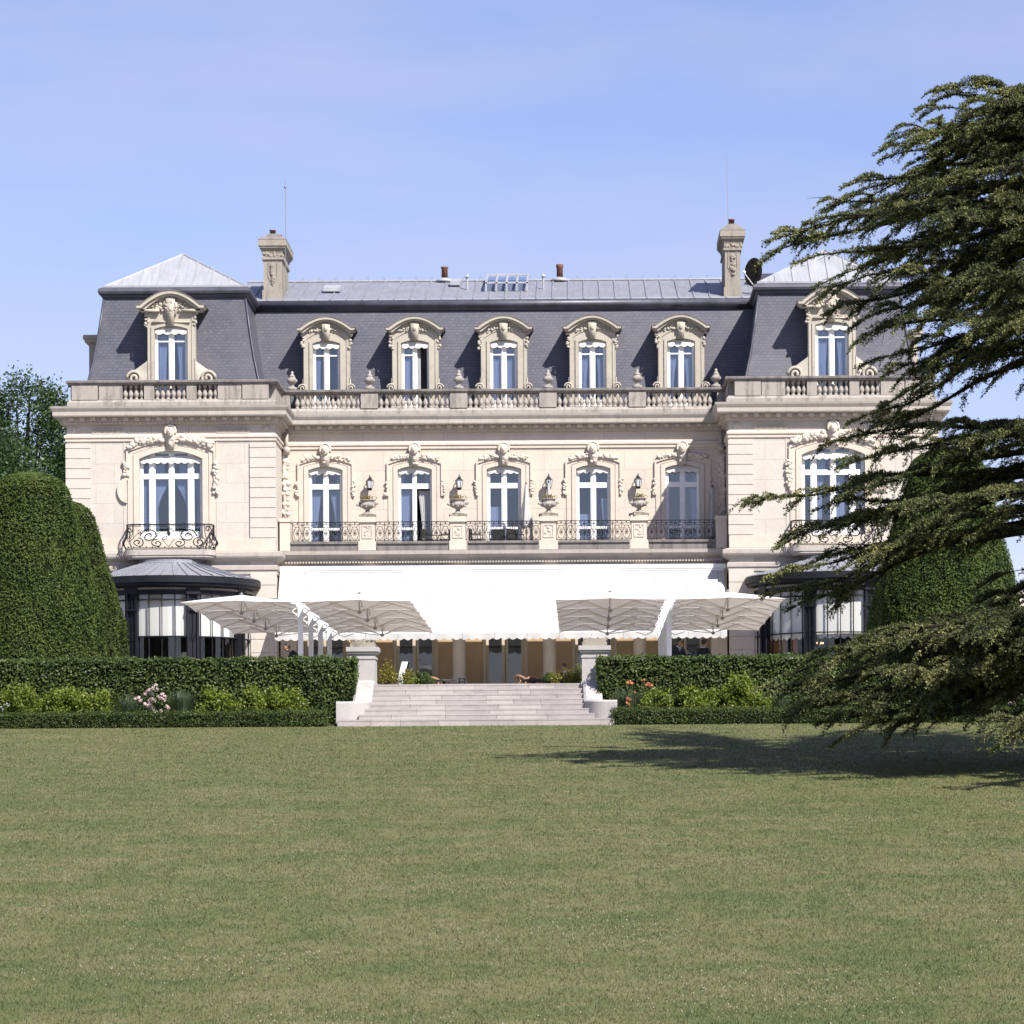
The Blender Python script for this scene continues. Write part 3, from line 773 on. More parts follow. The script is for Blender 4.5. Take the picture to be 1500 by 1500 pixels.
# ---------------- dormers
def dormer(cx, y, hw, ow, z1, ped, consoles, curts, opened=None, rot=None):
    """stone dormer: hw half window, ow half outer width, z1 window head, ped=(half,end z,crown z,thick)"""
    zb = 12.0; root = house
    d_ = MB()
    out = arch(ow, zb, ped[1]-.12, ped[2]-ped[1]+.03, 12, cx); inn = arch(hw, zb, z1-.12, .12, 12, cx)
    d_.band(out, inn, y, y+.45)
    d_.band(arch(hw+.13, zb, z1-.02, .13, 12, cx), arch(hw+.01, zb, z1-.11, .12, 12, cx), y-.05, y)
    d_.band(arch(ow-.02, zb, ped[1]-.30, ped[2]-ped[1]-.1, 12, cx), arch(ow-.12, zb, ped[1]-.42, ped[2]-ped[1]-.1, 12, cx), y-.03, y)
    dm = obj('dormer', d_, M['dormer'], root)
    # segmental pediment
    pw, ze, zc, th = ped
    def seg(w_, za, zb_, n=28): return [(cx-w_+2*w_*k/n, za+(zb_-za)*max(0, math.cos(min(1, abs(2*k/n-1)/.86)*math.pi/2))**.9) for k in range(n+1)]
    p_ = MB()
    p_.band(seg(pw, ze, zc), seg(pw-.05, ze-th*.55, zc-th*.55), y-.28, y+.5)
    p_.band(seg(pw-.06, ze-th*.5, zc-th*.5), seg(pw-.14, ze-th, zc-th), y-.18, y+.4)
    obj('pediment', p_, M['dormer'], dm)
    lr = MB().band(seg(pw+.015, ze+.03, zc+.03), seg(pw+.01, ze+.005, zc+.005), y-.30, y+1.7)
    obj('pediment_flashing', lr, M['coping'], dm)
    # slated cheeks and lead back
    ck = MB().box(cx-ow+.03, cx-hw-.08, y+.45, y+2.2, zb, ped[1]-.1).box(cx+hw+.08, cx+ow-.03, y+.45, y+2.2, zb, ped[1]-.1).box(cx-ow+.03, cx+ow-.03, y+.45, y+2.2, ped[1]-.1, ped[2]-.35)
    obj('cheek', ck, M['slate'], dm)
    cv = MB(); zk = (z1+zc-th)/2+.03; kh = (zc-th-z1)
    cv.prism([(cx-.11, z1-.02), (cx+.11, z1-.02), (cx+.17, zc-th-.03), (cx-.17, zc-th-.03)], y-.16, y)
    cv.blob((cx, y-.14, zk+.05), .09, .08, .12, 8, 6); cv.lumps([(cx+.13*math.cos(q), y-.09, zk+.04+.15*math.sin(q)) for q in np.linspace(0, 6.28, 10)], .05, 2, .5, .9); cv.lumps([(cx, y-.12, zk-.12), (cx, y-.1, zk-.2)], .07, 3)
    cv.lumps([(cx+sg*u, y-.05, zk+.06-.10*(u/.6)**2) for sg in (-1, 1) for u in np.linspace(.22, hw+.1, 5)], .06, 2)
    for sg in (-1, 1):                       # carved consoles under the pediment ends
        cv.lumps([(cx+sg*(ow+.02), y-.02, z) for z in np.arange(ze-.75, ze-.18, .11)], .075, 2, .5, .9)
        # scroll at the foot
        sx, zs, rr = consoles
        a_ = np.linspace(0, 2*math.pi*1.6, 26)
        cv.tube([(cx+sg*(sx-rr+ (rr-.02*k_*rr/.3*.1)*(1-k_/32)*math.cos(t)), y-.06, zs+rr*(1-k_/32)*math.sin(t)) for k_, t in enumerate(a_)], rr*.22, 5)
        cv.prism([(cx+sg*(ow-.05), zb), (cx+sg*sx, zb), (cx+sg*sx, zs), (cx+sg*(sx-rr*.3), zs+rr*.8), (cx+sg*(sx-rr), zs+rr*1.1), (cx+sg*(ow+.03), zs+rr*2.2), (cx+sg*(ow-.05), zs+rr*2.6)][::sg], y, y+.3)
    obj('carved_ornament', cv, M['dormer'], dm, True)
    window_d(cx, y+.16, hw-.005, zb, z1, curts, opened, dm)
    return dm
def window_d(cx, y, hw, z0, z1, curts, opened, dm):
    f = MB(); t = .07
    f.box(cx-hw, cx-hw+t, y-.03, y+.06, z0, z1-.03).box(cx+hw-t, cx+hw, y-.03, y+.06, z0, z1-.03).box(cx-hw+t, cx+hw-t, y-.03, y+.06, z1-.12, z1-.03)
    f.box(cx-.075, cx+.075, y-.045, y+.06, z0, z1-.12)
    for k in (-1, 1):
        if opened and k > 0: continue
        xa, xb = sorted((cx+k*.075, cx+k*(hw-t)))
        f.box(xa, xb, y-.02, y+.05, z1-.58, z1-.53).box(xa, xb, y-.02, y+.05, z0, z0+.5)
        f.box(xa, xa+.035, y-.015, y+.045, z0+.5, z1-.12).box(xb-.035, xb, y-.015, y+.045, z0+.5, z1-.12)
    obj('window_frame', f, M['white'], dm)
    for k in (-1, 1):
        if opened and k > 0: continue
        xa, xb = sorted((cx+k*.075, cx+k*(hw-t)))
        obj('window_pane', MB().quad((xa+.03, y+.02, z0+.45), (xb-.03, y+.02, z0+.45), (xb-.03, y+.02, z1-.12), (xa+.03, y+.02, z1-.12)), M['glass'], dm)
    for (xa, xb, side, tied) in curts:
        c_ = MB(); curtain_mesh(c_, cx+xa, cx+xb, z0, z1-.12, y+.11, side, tied)
        obj('curtain', c_, M['curtain'], dm, True)
    obj('dark_backing', MB().quad((cx-hw-.1, y+.34, z0), (cx+hw+.1, y+.34, z0), (cx+hw+.1, y+.34, z1+.1), (cx-hw-.1, y+.34, z1+.1)), M['dark'], dm)  # dark sheet behind the panes, its colour standing in for the unlit room
    b_ = MB(); scallop(b_, cx-hw+.02, cx+hw-.02, z1-.02, .30, y-.16, y-.05, 4)
    obj('sun_awning', b_, M['blind'], dm)
DC = [[(-.45, -.22, -1, .2)], [(-.45, .1, -1, .0), (.0, .2, 1, 0)], [(-.46, -.05, -1, .0), (.05, .46, 1, .0)], [(-.46, -.02, -1, .5), (.12, .46, 1, .3)], [(-.46, -.02, -1, .6), (.04, .46, 1, .4)]]
for i, x in enumerate(BAYS):
    dm = dormer(x, .80, .53, .90, 14.83, (1.14, 15.30, 15.72, .17), (1.10, 12.98, .17), DC[i], opened=(i == 1))
for s in (-1, 1):
    dm = dormer(s*WX, -2.62, .62, .90, 14.90, (1.30, 15.66, 16.20, .20), (1.68, 12.92, .30), [(-.5, -.08, -1, .35), (.15, .55, 1, .3)])
    cr = MB().lumps([(s*WX+u, -2.66, 15.60+.22*(1-abs(u)/.6)+.05*math.sin(u*19)) for u in np.linspace(-.62, .62, 17)], .075, 3, .7, .8)
    cr.lumps([(s*WX+.17*math.cos(q), -2.76, 15.62+.2*math.sin(q)) for q in np.linspace(0, 6.28, 12)], .05, 2, .4, .9)
    cr.prism([(s*WX-.2, 15.3), (s*WX+.2, 15.3), (s*WX+.26, 15.75), (s*WX, 15.9), (s*WX-.26, 15.75)], -2.74, -2.57)
    cr.box(s*WX-1.12, s*WX-.42, -2.8, -2.6, 15.42, 15.52).box(s*WX+.42, s*WX+1.12, -2.8, -2.6, 15.42, 15.52)
    cr.box(s*WX-.72, s*WX+.72, -2.69, -2.6, 15.02, 15.08)
    obj('pediment_carving', cr, M['dormer'], dm, True)
# side dormers, seen only in profile
for s in (-1, 1):
    sd = MB(); x0 = s*(WX+3.0); x1 = s*(WX+3.55)
    sd.box(min(s*(WX+2.6), x1), max(s*(WX+2.6), x1), 0.35, 2.15, 12.0, 14.75)
    sd.box(min(s*(WX+2.4), x1+s*.14), max(s*(WX+2.4), x1+s*.14), 0.15, 2.35, 14.75, 14.87).box(min(s*(WX+2.4), x1+s*.2), max(s*(WX+2.4), x1+s*.2), 0.1, 2.4, 14.87, 15.02)
    obj('side_dormer', sd, M['dormer'], house)
# small lidded urns standing on the roof balustrade
fin = thing('lidded_urn', 'x', 'urn', (0,0,0), 0, 'lidded stone urns on the roof balustrade')
obj('urn_body', MB().lathe([(.20,0),(.20,.10),(.10,.14),(.07,.20),(.12,.25),(.20,.33),(.21,.40),(.16,.44),(.13,.48),(.12,.52)], 0, 0, 10), M['baluster'], fin, True)
obj('lid', MB().lathe([(.13,.52),(.10,.57),(.05,.62),(.06,.67),(.045,.72),(.0,.76)], 0, 0, 10), M['baluster'], fin, True)
nm = ['beside the left wing', 'between the leftmost and the second roof dormer', 'between the second and third roof dormers', 'between the third and fourth roof dormers', 'between the fourth and fifth roof dormers', 'in the shade beside the right wing']
for i, x in enumerate([-8.15] + PIERS + [8.2]):
    o = fin if i == 0 else copy_thing(fin, None)
    o.location = (X0+x, YM+.05, ZT+12.81); o['label'] = 'grey lidded stone urn on the roof balustrade ' + nm[i]
# ---------------- first floor balcony
sl = MB().sweep([(-8.50, -1.0), (-8.50, -1.52), (8.50, -1.52), (8.50, -1.0)], [(-1.5,5.84),(.12,5.86),(.14,5.98),(.20,6.02),(.20,6.12),(.36,6.20),(.44,6.30),(.46,6.44),(-1.5,6.455)])
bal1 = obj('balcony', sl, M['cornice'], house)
dd = MB()
for k in range(150): dd.box(-8.3+k*.111, -8.3+k*.111+.06, -1.77, -1.66, 5.99, 6.06)
obj('dentils', dd, M['trim'], bal1)
pl = MB()
bx = [-8.42, -5.16, -1.72, 1.72, 5.16, 8.42]
for i in range(5): pl.box(bx[i]+.36, bx[i+1]-.36, -1.94, -1.70, 6.45, 6.70).box(bx[i]+.36, bx[i+1]-.36, -2.0, -1.66, 6.70, 6.79)
obj('plinth', pl, M['coping'], bal1)
pe = MB()
for x in bx[1:-1]:
    pe = MB().box(x-.33, x+.33, -1.98, -1.4, 6.45, 6.80).box(x-.29, x+.29, -1.95, -1.45, 6.80, 7.52).box(x-.35, x+.35, -2.02, -1.38, 7.52, 7.60).box(x-.32, x+.32, -1.99, -1.41, 7.60, 7.72)
    pe.band([(x-.2,6.9),(x-.2,7.4),(x+.2,7.4),(x+.2,6.9),(x-.2,6.9)], [(x-.16,6.94),(x-.16,7.36),(x+.16,7.36),(x+.16,6.94),(x-.16,6.94)], -1.975, -1.95)
    pe.lumps([(x+random.uniform(-.1,.1), -1.95, 6.95+.06*k) for k in range(7)], .05, 2)
    obj('pier', pe, M['trim'], bal1)
for s in (-1, 1): obj('pier', MB().box(s*8.28-.2, s*8.28+.2, -1.96, -1.2, 6.45, 7.55).box(s*8.28-.23, s*8.28+.23, -2.0, -1.18, 7.55, 7.68), M['trim'], bal1)

def railing(x0, x1, y, z0, z1):
    r = MB(); k = max(1, round((x1-x0)/.345)); st = (x1-x0)/k; h = z1-z0
    r.box(x0, x1, y-.02, y+.02, z1-.03, z1).box(x0, x1, y-.014, y+.014, z0+.02, z0+.045).box(x0, x1, y-.012, y+.012, z1-.115, z1-.095)
    for i in range(k+1):
        x = x0+st*i; r.box(x-.011, x+.011, y-.011, y+.011, z0, z1-.03)
    for i in range(k):
        cx = x0+st*(i+.5); cz = z0+h*.42
        for rx, rz, th in ((st*.40, h*.34, .012), (st*.16, h*.12, .013)):
            r.tube([(cx+rx*math.sin(a), y, cz+rz*math.cos(a)) for a in np.linspace(0, 2*math.pi, 13)], th, 4, False)
        for sg in (-1, 1):
            r.tube([(cx+sg*st*.48, y, z0+.05), (cx+sg*st*.28, y, z0+h*.16), (cx, y, z0+h*.08)], .011, 4)
            r.tube([(cx+sg*st*.48, y, z1-.11), (cx+sg*st*.25, y, z1-.2), (cx, y, cz+h*.34)], .011, 4)
            r.tube([(cx, y, cz+h*.12), (cx+sg*st*.2, y, cz+h*.22), (cx+sg*st*.4, y, cz+h*.02)], .010, 4)
        r.blob((cx, y, cz), .035, .03, .05); r.blob((cx, y, z1-.06), .028, .02, .028); r.blob((cx+st*.5, y, cz), .026, .02, .035)
    return obj('railing', r, M['iron'], bal1)
for i in range(5):
    railing(bx[i]+.42 if i == 0 else bx[i]+.30, bx[i+1]-.30 if i < 4 else bx[i+1]-.42, -1.83, 6.80, 7.55)

# bowed wrought iron balconies of the wings
def uplan(u, hw, dep, r=.35):
    """plan curve from wall to wall, u in 0..1"""
    segs = [dep-r, math.pi*r/2, 2*hw-2*r, math.pi*r/2, dep-r]; L = sum(segs); d = u*L
    if d <= segs[0]: return (-hw, -d)
    d -= segs[0]
    if d <= segs[1]: a = d/r; return (-hw+r-r*math.cos(a), -(dep-r)-r*math.sin(a))
    d -= segs[1]
    if d <= segs[2]: return (-hw+r+d, -dep)
    d -= segs[2]
    if d <= segs[3]: a = d/r; return (hw-r+r*math.sin(a), -(dep-r)-r*math.cos(a))
    d -= segs[3]; return (hw, -(dep-r)+d)
for s in (-1, 1):
    c = s*WX
    sb = MB()
    pts = [uplan(k/40, 1.72, .95, .45) for k in range(41)]
    for z0, z1, e in ((6.02, 6.08, .92), (6.08, 6.16, .97), (6.16, 6.30, 1.0), (6.30, 6.36, .985)):
        sb.prismz([(c+x*e, WF-.02+y*e) for x, y in pts], z0, z1)
    wb = obj('balcony', sb, M['cornice'], house)
    r = MB()
    rq = random.Random(12)
    def S(u, v):
        x, y = uplan(u, 1.62, .80, .4); b = 1 + .16*math.exp(-((v-.28)/.22)**2)*(1 if y < -.3 else .6)
        return (c + x*(1+.09*math.exp(-((v-.28)/.22)**2)), WF-.02 + y*b, 6.40 + v*.92)
    for v, th in ((1.0, .028), (.93, .014), (0.0, .018), (.05, .012)):
        r.tube([S(k/60, v) for k in range(61)], th, 5)
    for u in (0, .1, .2, .8, .9, 1): r.tube([S(u, v) for v in np.linspace(0, 1, 9)], .014, 4)
    def spiral(u0, v0, ru, rv, turns, a0, dirn, th=.024):
        r.tube([S(min(max(u0 + ru*(1-t*.85)*math.cos(a0+dirn*t*turns*2*math.pi), 0), 1), min(max(v0 + rv*(1-t*.85)*math.sin(a0+dirn*t*turns*2*math.pi), 0), 1)) for t in np.linspace(0, 1, 26)], th, 4)
    for sg in (-1, 1):
        m = lambda u: .5+sg*u
        spiral(m(.155), .52, .075, .30, 1.6, 0 if sg > 0 else math.pi, sg)
        spiral(m(.085), .22, .05, .17, 1.4, math.pi/2, -sg)
        spiral(m(.235), .25, .05, .2, 1.5, math.pi/2, sg)
        spiral(m(.36), .45, .045, .35, 1.5, 0, -sg); spiral(m(.44), .3, .04, .22, 1.4, 1, sg); spiral(m(.33), .8, .03, .13, 1.2, 0, sg); spiral(m(.45), .72, .035, .2, 1.2, 2, -sg)
        r.tube([S(m(.0), .9), S(m(.04), .72), S(m(.10), .84), S(m(.17), .86), S(m(.26), .6), S(m(.29), .3), S(m(.3), .05)], .013, 4)
        r.tube([S(m(.0), .08), S(m(.05), .4), S(m(.02), .6), S(m(.0), .75)], .013, 4)
        for k in range(9): r.blob(S(m(.03+.05*k), .07), .03, .02, .035)
    for k in range(25):
        u = .02+.96*k/24; r.tube([S(u, .93), S(u, 1.0)], .010, 4)
    for k in range(14):
        u = .06+.88*k/13; a0 = rq.uniform(0, 6.28); spiral(u, rq.uniform(.15, .8), .022, .11, 1.1, a0, 1 if k % 2 else -1, .013)
    r.blob(S(.5, .62), .06, .04, .09); r.blob(S(.5, .8), .04, .03, .06)
    for k in range(5): r.tube([S(.3+.1*k, 0), S(.3+.1*k, -.05)], .014, 4)
    obj('railing', r, M['iron'], wb)

# ---------------- ground floor: columns, podium, doors
pd = MB().box(-HI+.01, HI-.01, -2.5, 0.02, -1, 1.36).box(-HI+.01, HI-.01, -2.85, -2.5, -1, 1.2).box(-HI+.01, HI-.01, -3.2, -2.85, -1, 1.04)
obj('podium', pd, M['paving'], house)
for i, x in enumerate([-5.16, -1.72, 1.72, 5.16]):
    obj('column', MB().lathe([(.33,1.36),(.33,1.44),(.30,1.46),(.31,1.52),(.28,1.56),(.25,1.60),(.245,3.2),(.215,5.3),(.26,5.36),(.24,5.42),(.30,5.55),(.34,5.62),(.34,5.84)], x, -1.6, 16), M['trim'], house, True)
for s in (-1, 1):
    obj('column', MB().box(s*8.18-.3, s*8.18+.3, -1.9, -.001, 1.36, 5.84), M['quoin'], house)
def octo(x0, x1, z0, z1, c):
    return [(x0+c,z0),(x1-c,z0),(x1,z0+c),(x1,z1-c),(x1-c,z1),(x0+c,z1),(x0,z1-c),(x0,z0+c),(x0+c,z0)]
def sqp(x0, x1, z0, z1, c):
    m = lambda a, b, t: a+(b-a)*t
    return [(x0+c,z0),(x1-c,z0),(x1,z0),(x1,z1),(x1,z1),(x0,z1),(x0,z1),(x0,z0),(x0+c,z0)]
for i, x in enumerate(BAYS):
    d_ = MB(); y = .12
    d_.box(x-.86, x-.74, -.05, y+.1, 1.36, 4.8).box(x+.74, x+.86, -.05, y+.1, 1.36, 4.8).box(x-.74, x+.74, -.02, y+.1, 4.55, 4.75)
    for xa, xb in ((x-.735, x-.012), (x+.012, x+.735)):
        d_.band(sqp(xa, xb, 1.37, 4.54, .1), octo(xa+.10, xb-.12, 1.47, 4.40, .09), y-.02, y+.05)
    dr = obj('french_door', d_, M['doorframe'], house)
    for xa, xb in ((x-.70, x-.05), (x+.05, x+.70)):
        obj('pane', MB().quad((xa, y+.02, 1.42), (xb, y+.02, 1.42), (xb, y+.02, 4.45), (xa, y+.02, 4.45)), M['glassdark'], dr)
    obj('handle', MB().tube([(x+.06, y-.03, 2.42), (x+.06, y-.09, 2.42), (x+.16, y-.09, 2.41)], .014, 5), M['metal'], dr)

# ---------------- the long awning
ax0, ax1 = -8.46, 8.36
m_ = MB().box(ax0-.04, ax1+.06, -2.22, -2.04, 5.68, 5.84)
m_.tube([(ax0, -2.16, 5.63), (ax1, -2.16, 5.63)], .05, 8)
for k in range(6): m_.tube([(ax0+.5+k*3.2, -2.12, 5.58), (ax0+.5+k*3.2, -4.3, 3.2)], .025, 6)
m_.box(ax0, ax1, -4.40, -4.33, 3.10, 3.17)
aw = obj('awning', m_, M['alu'], house)
nx, nz = 340, 12; vs = []
rr = random.Random(3); ph = [rr.uniform(0, 6.28) for _ in range(6)]
for j in range(nz+1):
    t = j/nz
    for i in range(nx+1):
        x = ax0+(ax1-ax0)*i/nx
        rip = .010*math.sin(x*9.1+ph[0]+.6*math.sin(x*2.1))*(.3+t) + .008*math.sin(x*17+ph[1])*t
        seam = .014*math.exp(-(((x+.3) % 1.2-.6)/.02)**2)
        sag = .07*math.sin(math.pi*t)
        vs.append((x, -2.18 - 2.22*t + rip + seam, 5.60 - 2.46*t - sag + .4*rip))
fs = [(j*(nx+1)+i, (j+1)*(nx+1)+i, (j+1)*(nx+1)+i+1, j*(nx+1)+i+1) for j in range(nz) for i in range(nx)]
obj('awning_cloth', MB().add(vs, fs), M['awning'], aw, True)
n = 56*8; vs = []
for i in range(n+1):
    x = ax0+(ax1-ax0)*i/n; wv = .02*math.sin(x*7.3)
    vs += [(x, -4.42+wv*.5, 3.14), (x, -4.43+wv, 2.95-.07*abs(math.sin(math.pi*56*i/n)))]
obj('valance', MB().add(vs, [(2*i, 2*i+1, 2*i+3, 2*i+2) for i in range(n)]), M['awning'], aw)

# ---------------- round iron and glass bays of the wings
for s in (-1, 1):
    c = s*WX; cy = WF
    fr = MB()
    H0, H1 = -math.pi, 0.0
    ring = lambda r0, r1, z0, z1: fr.lathe([(r0,z0),(r1,z0),(r1,z1),(r0,z1)], c, cy, 36, H0, H1)
    ring(2.6, 3.02, 4.55, 4.86); ring(2.85, 3.28, 4.86, 4.97); ring(2.95, 3.36, 4.97, 5.2)
    ring(2.84, 2.98, 4.33, 4.38); ring(2.80, 3.02, -.2, .3); ring(2.84, 2.98, 2.98, 3.02)
    A = lambda deg: -math.pi/2 + R(deg)
    for k in range(-9, 10):
        deg = k*9.4
        a = A(deg); x, y = c+2.92*math.cos(a), cy+2.92*math.sin(a)
        fr.tube([(x, y, .2), (x, y, 4.6)], .030 if k % 2 else .022, 4)
    bay = obj('glazed_bay', fr, M['iron'], house)
    for k, deg in enumerate((-65, -22, 22, 65)):
        cl = MB(); a = A(deg); ux, uy = math.cos(a), math.sin(a); tx, ty = -uy, ux
        def Q(u, d, z): return (c+(2.93+d)*ux+u*tx, cy+(2.93+d)*uy+u*ty, z)
        def bar(u0, u1, d0, d1, z0, z1):
            cl.add([Q(u0,d0,z0),Q(u1,d0,z0),Q(u1,d1,z0),Q(u0,d1,z0),Q(u0,d0,z1),Q(u1,d0,z1),Q(u1,d1,z1),Q(u0,d1,z1)], [(0,3,2,1),(4,5,6,7),(0,1,5,4),(1,2,6,5),(2,3,7,6),(3,0,4,7)])
        bar(-.22, -.15, -.06, .1, 0, 4.6); bar(.15, .22, -.06, .1, 0, 4.6); bar(-.15, .15, -.06, .02, 0, 4.6); bar(-.26, .26, -.06, .15, 4.55, 4.86)
        bar(-.25, .25, -.06, .14, 3.95, 4.0)
        for zz in (1.0, 2.0, 3.0, 4.25):
            for sg in (-1, 1):
                cl.tube([Q(sg*(.07+.05*math.cos(t)), .06, zz+.14*math.sin(t)) for t in np.linspace(0, 2*math.pi, 10)], .012, 4)
        cl.tube([Q(0, .06, .2), Q(0, .06, 4.5)], .014, 4)
        obj('iron_pilaster', cl, M['iron'], bay)
    # frieze of pale hoops under the eave
    hp = MB()
    for k in range(-46, 47):
        a = A(k*1.9); hp.tube([(c+3.06*math.cos(a+t*.013), cy+3.06*math.sin(a+t*.013), 4.72+.08*math.cos(t*1.57)) for t in (-1, -.5, 0, .5, 1)], .012, 4)
    obj('eave_frieze', hp, M['quoin'], bay)
    rfm = MB().lathe([(3.34,5.22),(2.3,5.50),(1.3,5.84),(1.3,5.88),(1.22,5.92),(1.22,5.985)], c, cy, 40, H0, H1)
    for k in range(-10, 11):
        a = A(k*8.6); rfm.tube([(c+r_*math.cos(a), cy+r_*math.sin(a), z) for r_, z in ((3.34,5.24),(2.3,5.52),(1.3,5.86))], .022, 4)
    obj('bay_roof', rfm, M['zinc'], bay)
    zb = 3.0
    blm = MB().lathe([(2.80,zb),(2.80,4.34)], c, cy, 40, H0+.15, H1-.15)
    blm.lathe([(2.78,4.40),(2.78,4.86)], c, cy, 40, H0+.05, H1-.05)
    if s > 0:
        n = 220; vs = []
        for i in range(n+1):
            a = H0+.15+(H1-H0-.3)*i/n
            vs += [(c+2.79*math.cos(a), cy+2.79*math.sin(a), 3.02), (c+2.79*math.cos(a), cy+2.79*math.sin(a), 2.86-.10*abs(math.sin(28*math.pi*i/n)))]
        blm.add(vs, [(2*i, 2*i+1, 2*i+3, 2*i+2) for i in range(n)])
    obj('roller_blind', blm, M['blind'], bay)
    obj('pane', MB().lathe([(2.90,.3),(2.90,4.55)], c, cy, 40, H0, H1), M['glassclear'], bay)
    if s > 0:
        oc = MB()
        curtain_mesh(oc, c-2.5, c-1.8, 0, 4.3, cy-.9, -1, .1, 6); curtain_mesh(oc, c-1.75, c-1.5, 0, 4.3, cy-1.7, -1, .1, 3)
        obj('curtain', oc, M['orange'], bay, True)
        for px_, py_, pz_ in ((c-.75, cy-1.6, 2.62), (c+.9, cy-1.4, 2.70)):
            chn = MB().tube([(px_, py_, pz_+.1), (px_, py_, 4.4)], .012, 4); lb = MB()
            for k in range(7):
                a = k*.9; x, y = px_+.2*math.cos(a), py_+.2*math.sin(a)
                chn.tube([(px_, py_, pz_), (x, y, pz_-.06), (x, y, pz_+.02)], .01, 4); lb.blob((x, y, pz_+.05), .022, .022, .035)
            obj('chandelier', chn, M['metal'], bay)
            obj('candle_bulb', lb, M['bulb'], bay)
    # floor inside so the room reads
    obj('bay_floor', MB().prismz([(c+2.78*math.cos(a), cy+2.78*math.sin(a)) for a in np.linspace(H0, H1, 24)], -.2, 0.01), M['room'], bay)

# ---------------- wall lanterns
for x in (-5.16, -1.72, 1.72, 5.16):
    l = MB(); y = -.30; z = 8.98
    l.tube([(x, -.02, z+.35), (x, -.16, z+.48), (x, y, z+.5), (x, y, z+.42)], .02, 5)
    l.box(x-.05, x+.05, -.03, 0.001, z+.1, z+.46)
    l.lathe([(.06,z-.08),(.09,z-.04),(.10,z)], x, y, 6); l.lathe([(.15,z+.28),(.13,z+.31),(.06,z+.38),(.03,z+.43),(.0,z+.46)], x, y, 6)
    for k in range(6):
        a = k*math.pi/3; l.tube([(x+.10*math.cos(a), y+.10*math.sin(a), z), (x+.15*math.cos(a), y+.15*math.sin(a)*.9, z+.29)], .012, 4)
    ln = obj('wall_lantern', l, M['iron'], house)
    obj('lantern_glass', MB().lathe([(.09,z+.01),(.14,z+.30)], x, y, 6), M['frost'], ln)

# ---------------- flower urns on the balcony piers (things of their own)
urn = thing('flower_urn', 'x', 'urn', (0,0,0), 0, 'carved flower urns on the balcony piers')
obj('pedestal', MB().box(-.37, .37, -.26, .26, 0, .12), M['mossy'], urn)
obj('bowl', MB().lathe([(.26,.12),(.26,.17),(.16,.20),(.10,.27),(.09,.34),(.13,.38),(.24,.43),(.33,.50),(.35,.57),(.30,.62),(.27,.68),(.29,.74),(.34,.77),(.34,.80),(.24,.79),(.22,.70)], 0, 0, 16), M['baluster'], urn, True)
obj('handle', MB().lumps([(sx*.36, 0, .60) for sx in (-1, 1)], .085, 5, .6, 1.0).lumps([(.3*math.cos(a), .3*math.sin(a), .5) for a in np.linspace(0, 6.28, 12)], .05, 2, .5, 1), M['baluster'], urn, True)
rg = np.random.default_rng(2)
def leaf_cards(P, size, rg, up=None, aspect=.55, bend=0):
    """one rhombic leaf per point, random orientation (biased to `up` normals when given)"""
    P = np.asarray(P, float); n = len(P); size = np.broadcast_to(np.asarray(size, float), (n,))[:, None]
    nr = rg.normal(size=(n,3))
    if up is not None: nr = nr*.65 + np.asarray(up)
    nr /= np.linalg.norm(nr, axis=1, keepdims=True)+1e-9
    t = rg.normal(size=(n,3)); t -= nr*(t*nr).sum(1, keepdims=True); t /= np.linalg.norm(t, axis=1, keepdims=True)+1e-9
    b = np.cross(nr, t)
    V = np.stack([P-t*size*.5, P+b*size*aspect*.5+nr*size*.08, P+t*size*.5, P-b*size*aspect*.5+nr*size*.08], 1).reshape(-1, 3)
    return V, np.arange(4*n).reshape(-1, 4)
P = rg.normal(size=(160,3))*[.13,.12,.07]+[0,0,.86]
V, Fc = leaf_cards(P, .09, rg); pl_ = np_obj('flowers', V, Fc, M['amber'], urn)
P = rg.normal(size=(26,3))*[.13,.12,.06]+[0,-.03,.88]
V, Fc = leaf_cards(P, .06, rg); np_obj('blossom', V, Fc, M['red'], urn)
for i, x in enumerate((-5.16, -1.72, 1.72, 5.16)):
    o = urn if i == 0 else copy_thing(urn, None)
    o.location = (X0+x, YM-1.70, ZT+7.72); o.scale = (.87,.87,.84)
    o.rotation_euler.z = 0.15*i
    o['label'] = 'carved stone flower urn ' + ['on the leftmost balcony pier, yellow flowers', 'on the second balcony pier from the left', 'with a white parasol standing behind it', 'on the rightmost balcony pier, beside the shaded window'][i]

# closed parasols on the balcony
def closed_parasol(x, y, z0, h, clo, wdt, label):
    t_ = thing('closed_parasol', label, 'parasol', (X0+x, YM+y, ZT+z0), 0, 'folded white parasols on the balcony')
    obj('pole', MB().tube([(0,0,0), (0,0,h)], .022, 6).lathe([(.22,0),(.22,.05),(.04,.07)], 0, 0, 12), M['wicker'], t_)
    m_ = MB(); n = 18; pr_ = [(.02,h+.02),(.05,h-.12),(wdt*.45,h-clo*.4),(wdt*.8,h-clo*.75),(wdt,h-clo*.92),(wdt*.75,h-clo)]
    vs = []
    for r_, z in pr_:
        for k in range(n):
            a = 2*math.pi*k/n; q = r_*(1+.28*math.sin(a*6)) ; vs.append((q*math.cos(a), q*math.sin(a), z-.05*math.sin(a*3+1)*(r_/wdt)))
    m_.add(vs, [(j*n+k, j*n+(k+1) % n, (j+1)*n+(k+1) % n, (j+1)*n+k) for j in range(len(pr_)-1) for k in range(n)])
    obj('folded_canopy', m_, M['awning'], t_, True)
    obj('finial', MB().blob((0,0,h+.04), .035, .035, .06), M['wicker'], t_)
closed_parasol(.86, -1.0, 6.46, 2.55, 1.65, .24, 'wide folded white parasol in front of the middle balcony window')
closed_parasol(1.72, -.9, 6.46, 2.62, 1.3, .085, 'narrow folded white parasol behind a flower urn and lantern')
closed_parasol(8.0, -.45, 6.46, 2.45, 1.9, .13, 'folded white parasol in the shaded corner by the right wing')

